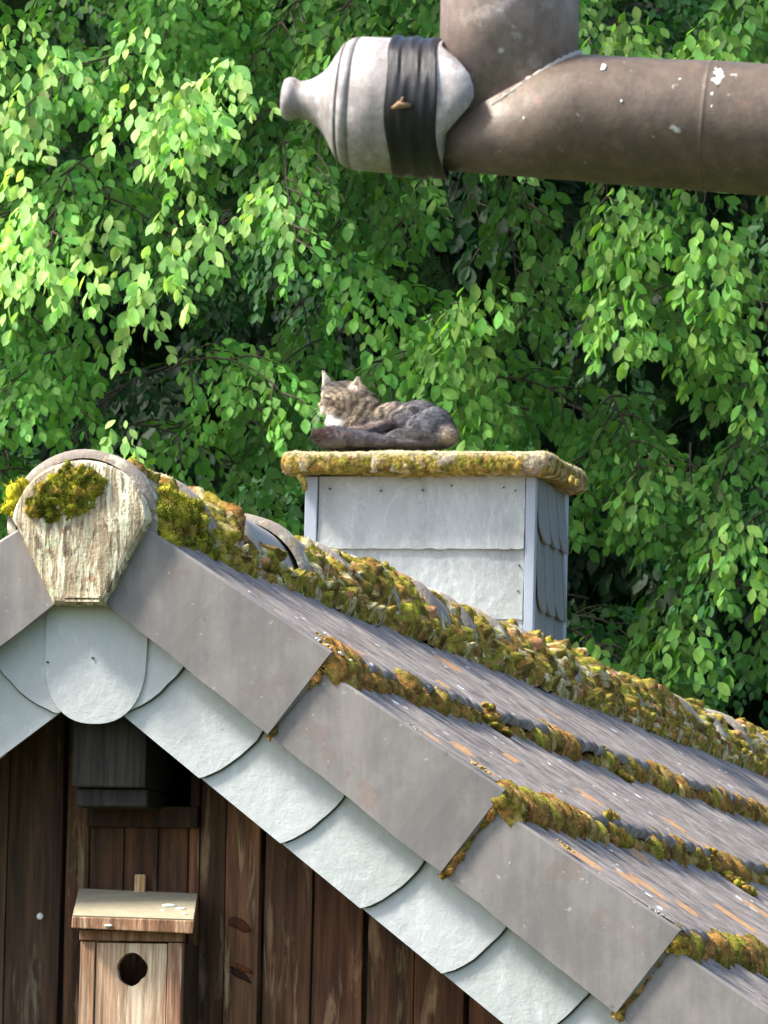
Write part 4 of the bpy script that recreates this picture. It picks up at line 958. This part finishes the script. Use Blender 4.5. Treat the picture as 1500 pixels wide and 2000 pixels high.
    paint(652, 829, 30, 17, (.88, .86, .8), 1.0); paint(645, 817, 20, 13, (.86, .82, .74), .95)
    paint(698, 752, 18, 20, (.46, .36, .27), .95); paint(693, 760, 12, 9, (.72, .56, .45), .85, R(10), -.012); paint(631, 736, 14, 22, (.78, .66, .48), .95)
    tl = (D < -.055)*(Yp > 832)*(X < 765)
    C = np.where(tl[:, None], np.array([.14, .13, .145]), C)
    ring = (np.sin(X*.13+2.5*vnoise(co, 30)) > .45)*tl; C = np.where(ring[:, None], C*.62, C)
    paint(645, 853, 44, 24, (.07, .045, .04), .95, 0, -.045); paint(690, 856, 16, 6, (.2, .12, .1), .5, 0, -.05)
    paint(770, 833, 34, 14, (.06, .04, .045), .7, R(-10), .0); paint(730, 836, 40, 9, (.27, .2, .17), .8, R(-14), .0)
    paint(790, 846, 30, 9, (.05, .04, .045), .8, R(-20), .0); paint(822, 840, 10, 24, (.06, .06, .07), .75, R(38), -.02); paint(800, 822, 34, 7, (.07, .065, .07), .6, R(14)); paint(846, 812, 26, 7, (.07, .07, .08), .5, R(34)); paint(838, 836, 8, 26, (.24, .24, .27), .6, R(-30), .0)
    C = C*(1+.22*vnoise(co*np.array([1, 1, 2.]), 120)+.15*vnoise(co, 40))[:, None]
    C = np.clip(C, .01, .95)
    body = mesh('body', co, fc, M['fur'], root, smooth=True, col=C)
    # fur: short tapering locks lying backwards along the coat
    rgc = np.random.default_rng(5); k = rgc.integers(0, n, 42000); b_ = co[k]; nn = no[k]
    flow = np.tile(np.array([.85, -.1, -.30]), (len(k), 1)); face = (X[k] < 700)*(Yp[k] < 815); flow[face] = (b_[face]-Q(622, 790, -.02)); flow /= np.linalg.norm(flow, axis=1)[:, None]
    tlk = (D[k] < -.055)*(Yp[k] > 832)*(X[k] < 765); flow[tlk] = (-.9, 0, .15)
    chest = (X[k] < 690)*(Yp[k] > 805)*(~tlk); flow[chest] = (-.2, -.2, -.95)
    dr = flow+nn*.42+rgc.normal(0, .22, (len(k), 3)); dr /= np.linalg.norm(dr, axis=1)[:, None]
    L = rgc.uniform(.005, .0105, (len(k), 1)); L[face] *= .42; L[tlk] *= 1.35; L[chest] *= 1.1
    earm = (Yp[k] < 752); L[earm] *= .45
    nose = (np.hypot(X[k]-624, Yp[k]-792) < 12); L[nose] *= .3
    t = np.cross(dr, nn); t /= np.linalg.norm(t, axis=1)[:, None]+1e-9; wd = rgc.uniform(.00035, .0008, (len(k), 1))
    S = np.stack([b_-t*wd, b_+t*wd, b_+dr*L], 1).reshape(-1, 3); cc = np.repeat(np.clip(C[k]*rgc.uniform(.7, 1.45, (len(k), 1)), 0, 1), 3, 0)
    mesh('fur', S, np.arange(len(S)).reshape(-1, 3), M['fur'], body, col=cc)
    m = MB()
    for i in range(7):
        a = Q(629+i % 3, 797+i, -.026); e_ = Q(602+4*(i % 3), 806+9*i, -.05); m.tube([a, (a+e_)/2+np.array([0, 0, .004]), e_], [.0003, .0002, .0001], 4)
    m.build('whiskers', M['white'], body)
    c = Q(623, 790, -.021); IV2, IF2 = ICO[2]; mesh('nose', IV2*np.array([.0035, .0045, .003])+c, IF2, m_simple('pink_brown_nose', (.42, .22, .18), (.5, .3, .25), 90, .5), body, smooth=True)
make_cat()

# ------------------------------------------------------------------ trees
LEAF_V = np.array([(0, 0, 0), (.20, .22, .03), (-.20, .22, .03), (.30, .48, .05), (-.30, .48, .05), (.22, .75, .03), (-.22, .75, .03), (0, 1.0, -.06), (0, .25, -.02), (0, .5, -.02), (0, .75, -.03)])
LEAF_F = np.array([(0, 1, 8, 8), (0, 8, 2, 2), (1, 3, 9, 8), (8, 9, 4, 2), (3, 5, 10, 9), (9, 10, 6, 4), (5, 7, 10, 10), (10, 7, 6, 6)])
def leaves(name, pos, dirn, nrm, size, col, parent):
    n = len(pos); d = dirn/np.linalg.norm(dirn, axis=1)[:, None]
    s_ = np.cross(d, nrm); s_ /= np.linalg.norm(s_, axis=1)[:, None]+1e-9; nn = np.cross(s_, d)
    V = (pos[:, None]+size[:, None, None]*(LEAF_V[None, :, 0:1]*s_[:, None]+LEAF_V[None, :, 1:2]*d[:, None]+LEAF_V[None, :, 2:3]*nn[:, None])).reshape(-1, 3)
    nv = len(LEAF_V); tri = []
    for f in LEAF_F:
        tri.append((f[0], f[1], f[2]));
        if f[3] != f[2]: tri.append((f[0], f[2], f[3]))
    tri = np.array(tri); Fa = (tri[None]+(np.arange(n)*nv)[:, None, None]).reshape(-1, 3)
    return mesh(name, V, Fa, M['leaf'], parent, smooth=True, col=np.repeat(col, nv, 0))
def spray(rg, start, heading, length, P, Dn, Nn, Sz, Cl, tw, tone, droop=1.0, step=.031, leafsize=.054):
    """a drooping bough with side twigs carrying two-ranked leaves"""
    p = np.array(start, float); d = np.array(heading, float); d /= np.linalg.norm(d); path = [p.copy()]; L = 0
    while L < length:
        d = d+np.array([rg.normal(0, .05), rg.normal(0, .05), -.055*droop]); d /= np.linalg.norm(d); p = p+d*.06; path.append(p.copy()); L += .06
    tw.append(path); path = np.array(path)
    upv = np.array([0, 0, 1.]); out = np.array([-.35, -.7, .55])
    for i in range(1, len(path)):
        fr = i/len(path)
        for sgn in (-1, 1):
            t = path[i]-path[i-1]; t /= np.linalg.norm(t); sd = np.cross(t, out); sd /= np.linalg.norm(sd)+1e-9
            q = path[i].copy(); dd = t*.75+sd*sgn*.75+rg.normal(0, .15, 3); dd /= np.linalg.norm(dd); ln = rg.uniform(.12, .30)*(1-.55*fr); l = 0; k = 0; tp = [q.copy()]
            while l < ln:
                dd = dd+np.array([0, 0, -.085*droop])+rg.normal(0, .04, 3); dd /= np.linalg.norm(dd); q = q+dd*step; l += step; k += 1; tp.append(q.copy())
                sd2 = np.cross(dd, out); sd2 /= np.linalg.norm(sd2)+1e-9; s2 = 1 if k % 2 else -1
                ld = dd*.6+sd2*s2*.62+np.array([0, 0, -.62])+rg.normal(0, .14, 3); nm = out+rg.normal(0, .62, 3)
                P.append(q); Dn.append(ld); Nn.append(nm); Sz.append(leafsize*rg.uniform(.5, 1.3)); Cl.append(tone*rg.uniform(.65, 1.35)*np.array([rg.uniform(.75, 1.2), 1, 1]))
            P.append(q); Dn.append(dd); Nn.append(out+rg.normal(0, .3, 3)); Sz.append(leafsize*rg.uniform(.6, .95)); Cl.append(tone*rg.uniform(.9, 1.6))
            if rg.random() < .35: tw.append(tp)
def ribbon_tubes(paths, r0, r1):
    m = MB()
    for p in paths: m.tube([tuple(x) for x in p], list(np.linspace(r0, r1, len(p))), 4)
    return m
def tree(name, label, base_, height, spots, seed, tone, parent_col=None, trunk_r=.2, droop=1.7, leafsize=.055):
    rg = np.random.default_rng(seed); t = empty(name, (base_[0], base_[1], GROUND)); tag(t, label, 'tree', 'leafy trees filling the background')
    b0 = np.array([base_[0], base_[1], GROUND]); P_, D_, N_, S_, C_, tw = [], [], [], [], [], []
    for (st, hd, ln, tn, lay) in spots:
        spray(rg, np.array(st)-b0, hd, ln, P_, D_, N_, S_, C_, tw, (np.array((.34, .55, .17))*(tn/2.7) if lay == 1 else np.array((.125, .26, .05))*(tn/1.3) if lay == 2 else np.array(tone)*tn), droop, leafsize=leafsize)  # greens of the bright sprays put sunlight into the leaf colour
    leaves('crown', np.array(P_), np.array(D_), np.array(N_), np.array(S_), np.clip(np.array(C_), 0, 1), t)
    m = MB(); pts = [(0.03*math.sin(i*1.3), .03*math.cos(i), height*i/10) for i in range(11)]
    m.tube(pts, list(np.linspace(trunk_r, trunk_r*.3, 11)), 14); m.build('trunk', M['bark'], t, smooth=True)
    # limbs from the trunk to a number of sprays
    m = MB(); sel = sorted(range(len(spots)), key=lambda i_: np.linalg.norm((np.array(spots[i_][0])-b0)[:2]))[:10]
    for i in sel:
        e = np.array(spots[i][0])-b0; hz_ = max(1.0, min(height*.92, e[2]-.35*np.hypot(e[0], e[1]))); s_ = np.array([0, 0, hz_]); mid = (s_+e)/2+np.array([rg.normal(0, .08), rg.normal(0, .08), .18])
        pp = [s_*(1-q)**2+2*mid*q*(1-q)+e*q*q for q in np.linspace(0, 1, 9)]; m.tube(pp, list(np.linspace(.022, .005, 9)), 6)
    for p in tw[:1400]: m.tube([tuple(x) for x in p[::2]], list(np.linspace(.0045, .0018, len(p[::2]))), 4)
    m.build('limbs', M['bark'], t, smooth=True); return t
def pix(x, y, Y): return AT(x, y, Y)
VOID = [(390, 570, 110, 70), (760, 700, 85, 75), (1300, 640, 70, 80), (30, 60, 70, 60), (520, 930, 50, 90), (1300, 1230, 90, 70), (240, 690, 60, 40)]
def boughs(rg, n, xr, yr, Yr, tn, ln, voidw=1.0, fill=True):
    out = []; tries = 0
    while len(out) < n and tries < n*30:
        tries += 1; x, y, Y = rg.uniform(*xr), rg.uniform(*yr), rg.uniform(*Yr); l = rg.uniform(*ln)
        ok = True
        for (vx_, vy_, vw, vh) in VOID:
            if voidw and abs(x-vx_) < vw*voidw+10 and -vh*1.3*voidw-250*l < y-vy_ < vh*voidw: ok = False
        if not ok: continue
        hd = (rg.uniform(-.9, .9), rg.uniform(-1.0, -.3), rg.uniform(-.35, .25)); out.append((pix(x, y, Y), hd, l, rg.uniform(*tn), 0))
    return out
r1 = np.random.default_rng(31)
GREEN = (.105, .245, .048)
# near tree on the left
sL = boughs(r1, 250, (-900, 700), (-900, 1250), (22.5, 24.0), (.8, 1.5), (.45, .9))
def bright(pts, rg, Y):                        # pale leaf sprays that paint sunlit patches into the foliage
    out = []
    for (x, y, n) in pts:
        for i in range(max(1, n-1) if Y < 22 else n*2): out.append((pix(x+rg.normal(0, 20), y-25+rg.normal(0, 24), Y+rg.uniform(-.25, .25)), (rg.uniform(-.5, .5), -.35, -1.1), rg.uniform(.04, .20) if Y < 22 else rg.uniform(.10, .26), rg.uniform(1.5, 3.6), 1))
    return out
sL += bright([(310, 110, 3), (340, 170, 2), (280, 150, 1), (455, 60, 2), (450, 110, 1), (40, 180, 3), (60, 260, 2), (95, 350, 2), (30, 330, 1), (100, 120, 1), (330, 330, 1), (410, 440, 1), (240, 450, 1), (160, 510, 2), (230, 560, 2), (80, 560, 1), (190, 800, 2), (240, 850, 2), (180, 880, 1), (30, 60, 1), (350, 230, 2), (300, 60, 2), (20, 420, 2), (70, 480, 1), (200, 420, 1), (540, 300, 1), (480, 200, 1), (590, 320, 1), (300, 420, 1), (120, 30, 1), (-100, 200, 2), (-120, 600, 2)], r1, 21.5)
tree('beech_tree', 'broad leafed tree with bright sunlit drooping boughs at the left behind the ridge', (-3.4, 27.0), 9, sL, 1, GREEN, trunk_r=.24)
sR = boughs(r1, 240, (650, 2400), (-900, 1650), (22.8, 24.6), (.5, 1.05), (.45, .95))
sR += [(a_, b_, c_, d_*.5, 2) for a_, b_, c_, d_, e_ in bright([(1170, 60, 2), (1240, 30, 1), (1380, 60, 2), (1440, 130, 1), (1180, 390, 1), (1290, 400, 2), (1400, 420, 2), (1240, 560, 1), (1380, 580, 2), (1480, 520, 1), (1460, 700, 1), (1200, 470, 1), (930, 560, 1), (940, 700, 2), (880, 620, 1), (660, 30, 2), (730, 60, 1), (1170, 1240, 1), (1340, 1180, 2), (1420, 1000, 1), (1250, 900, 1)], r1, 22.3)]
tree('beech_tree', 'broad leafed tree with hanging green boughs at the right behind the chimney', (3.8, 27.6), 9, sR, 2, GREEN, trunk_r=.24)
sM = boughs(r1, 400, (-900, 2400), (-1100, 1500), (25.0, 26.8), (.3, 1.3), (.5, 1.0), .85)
tree('beech_tree', 'shaded broad leafed tree in the middle, behind the cat', (3.9, 30.4), 9.5, sM, 3, (.038, .118, .036), trunk_r=.26)  # leaf tone darkened to paint shade into the middle layer
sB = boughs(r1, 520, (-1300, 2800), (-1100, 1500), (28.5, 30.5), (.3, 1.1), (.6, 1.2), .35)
tree('beech_tree', 'dark dense tree farthest back, seen through gaps in the foliage', (-4.9, 33.2), 10, sB, 4, (.012, .04, .012), trunk_r=.3, leafsize=.10)  # very dark leaf tone stands in for deep shade at the back
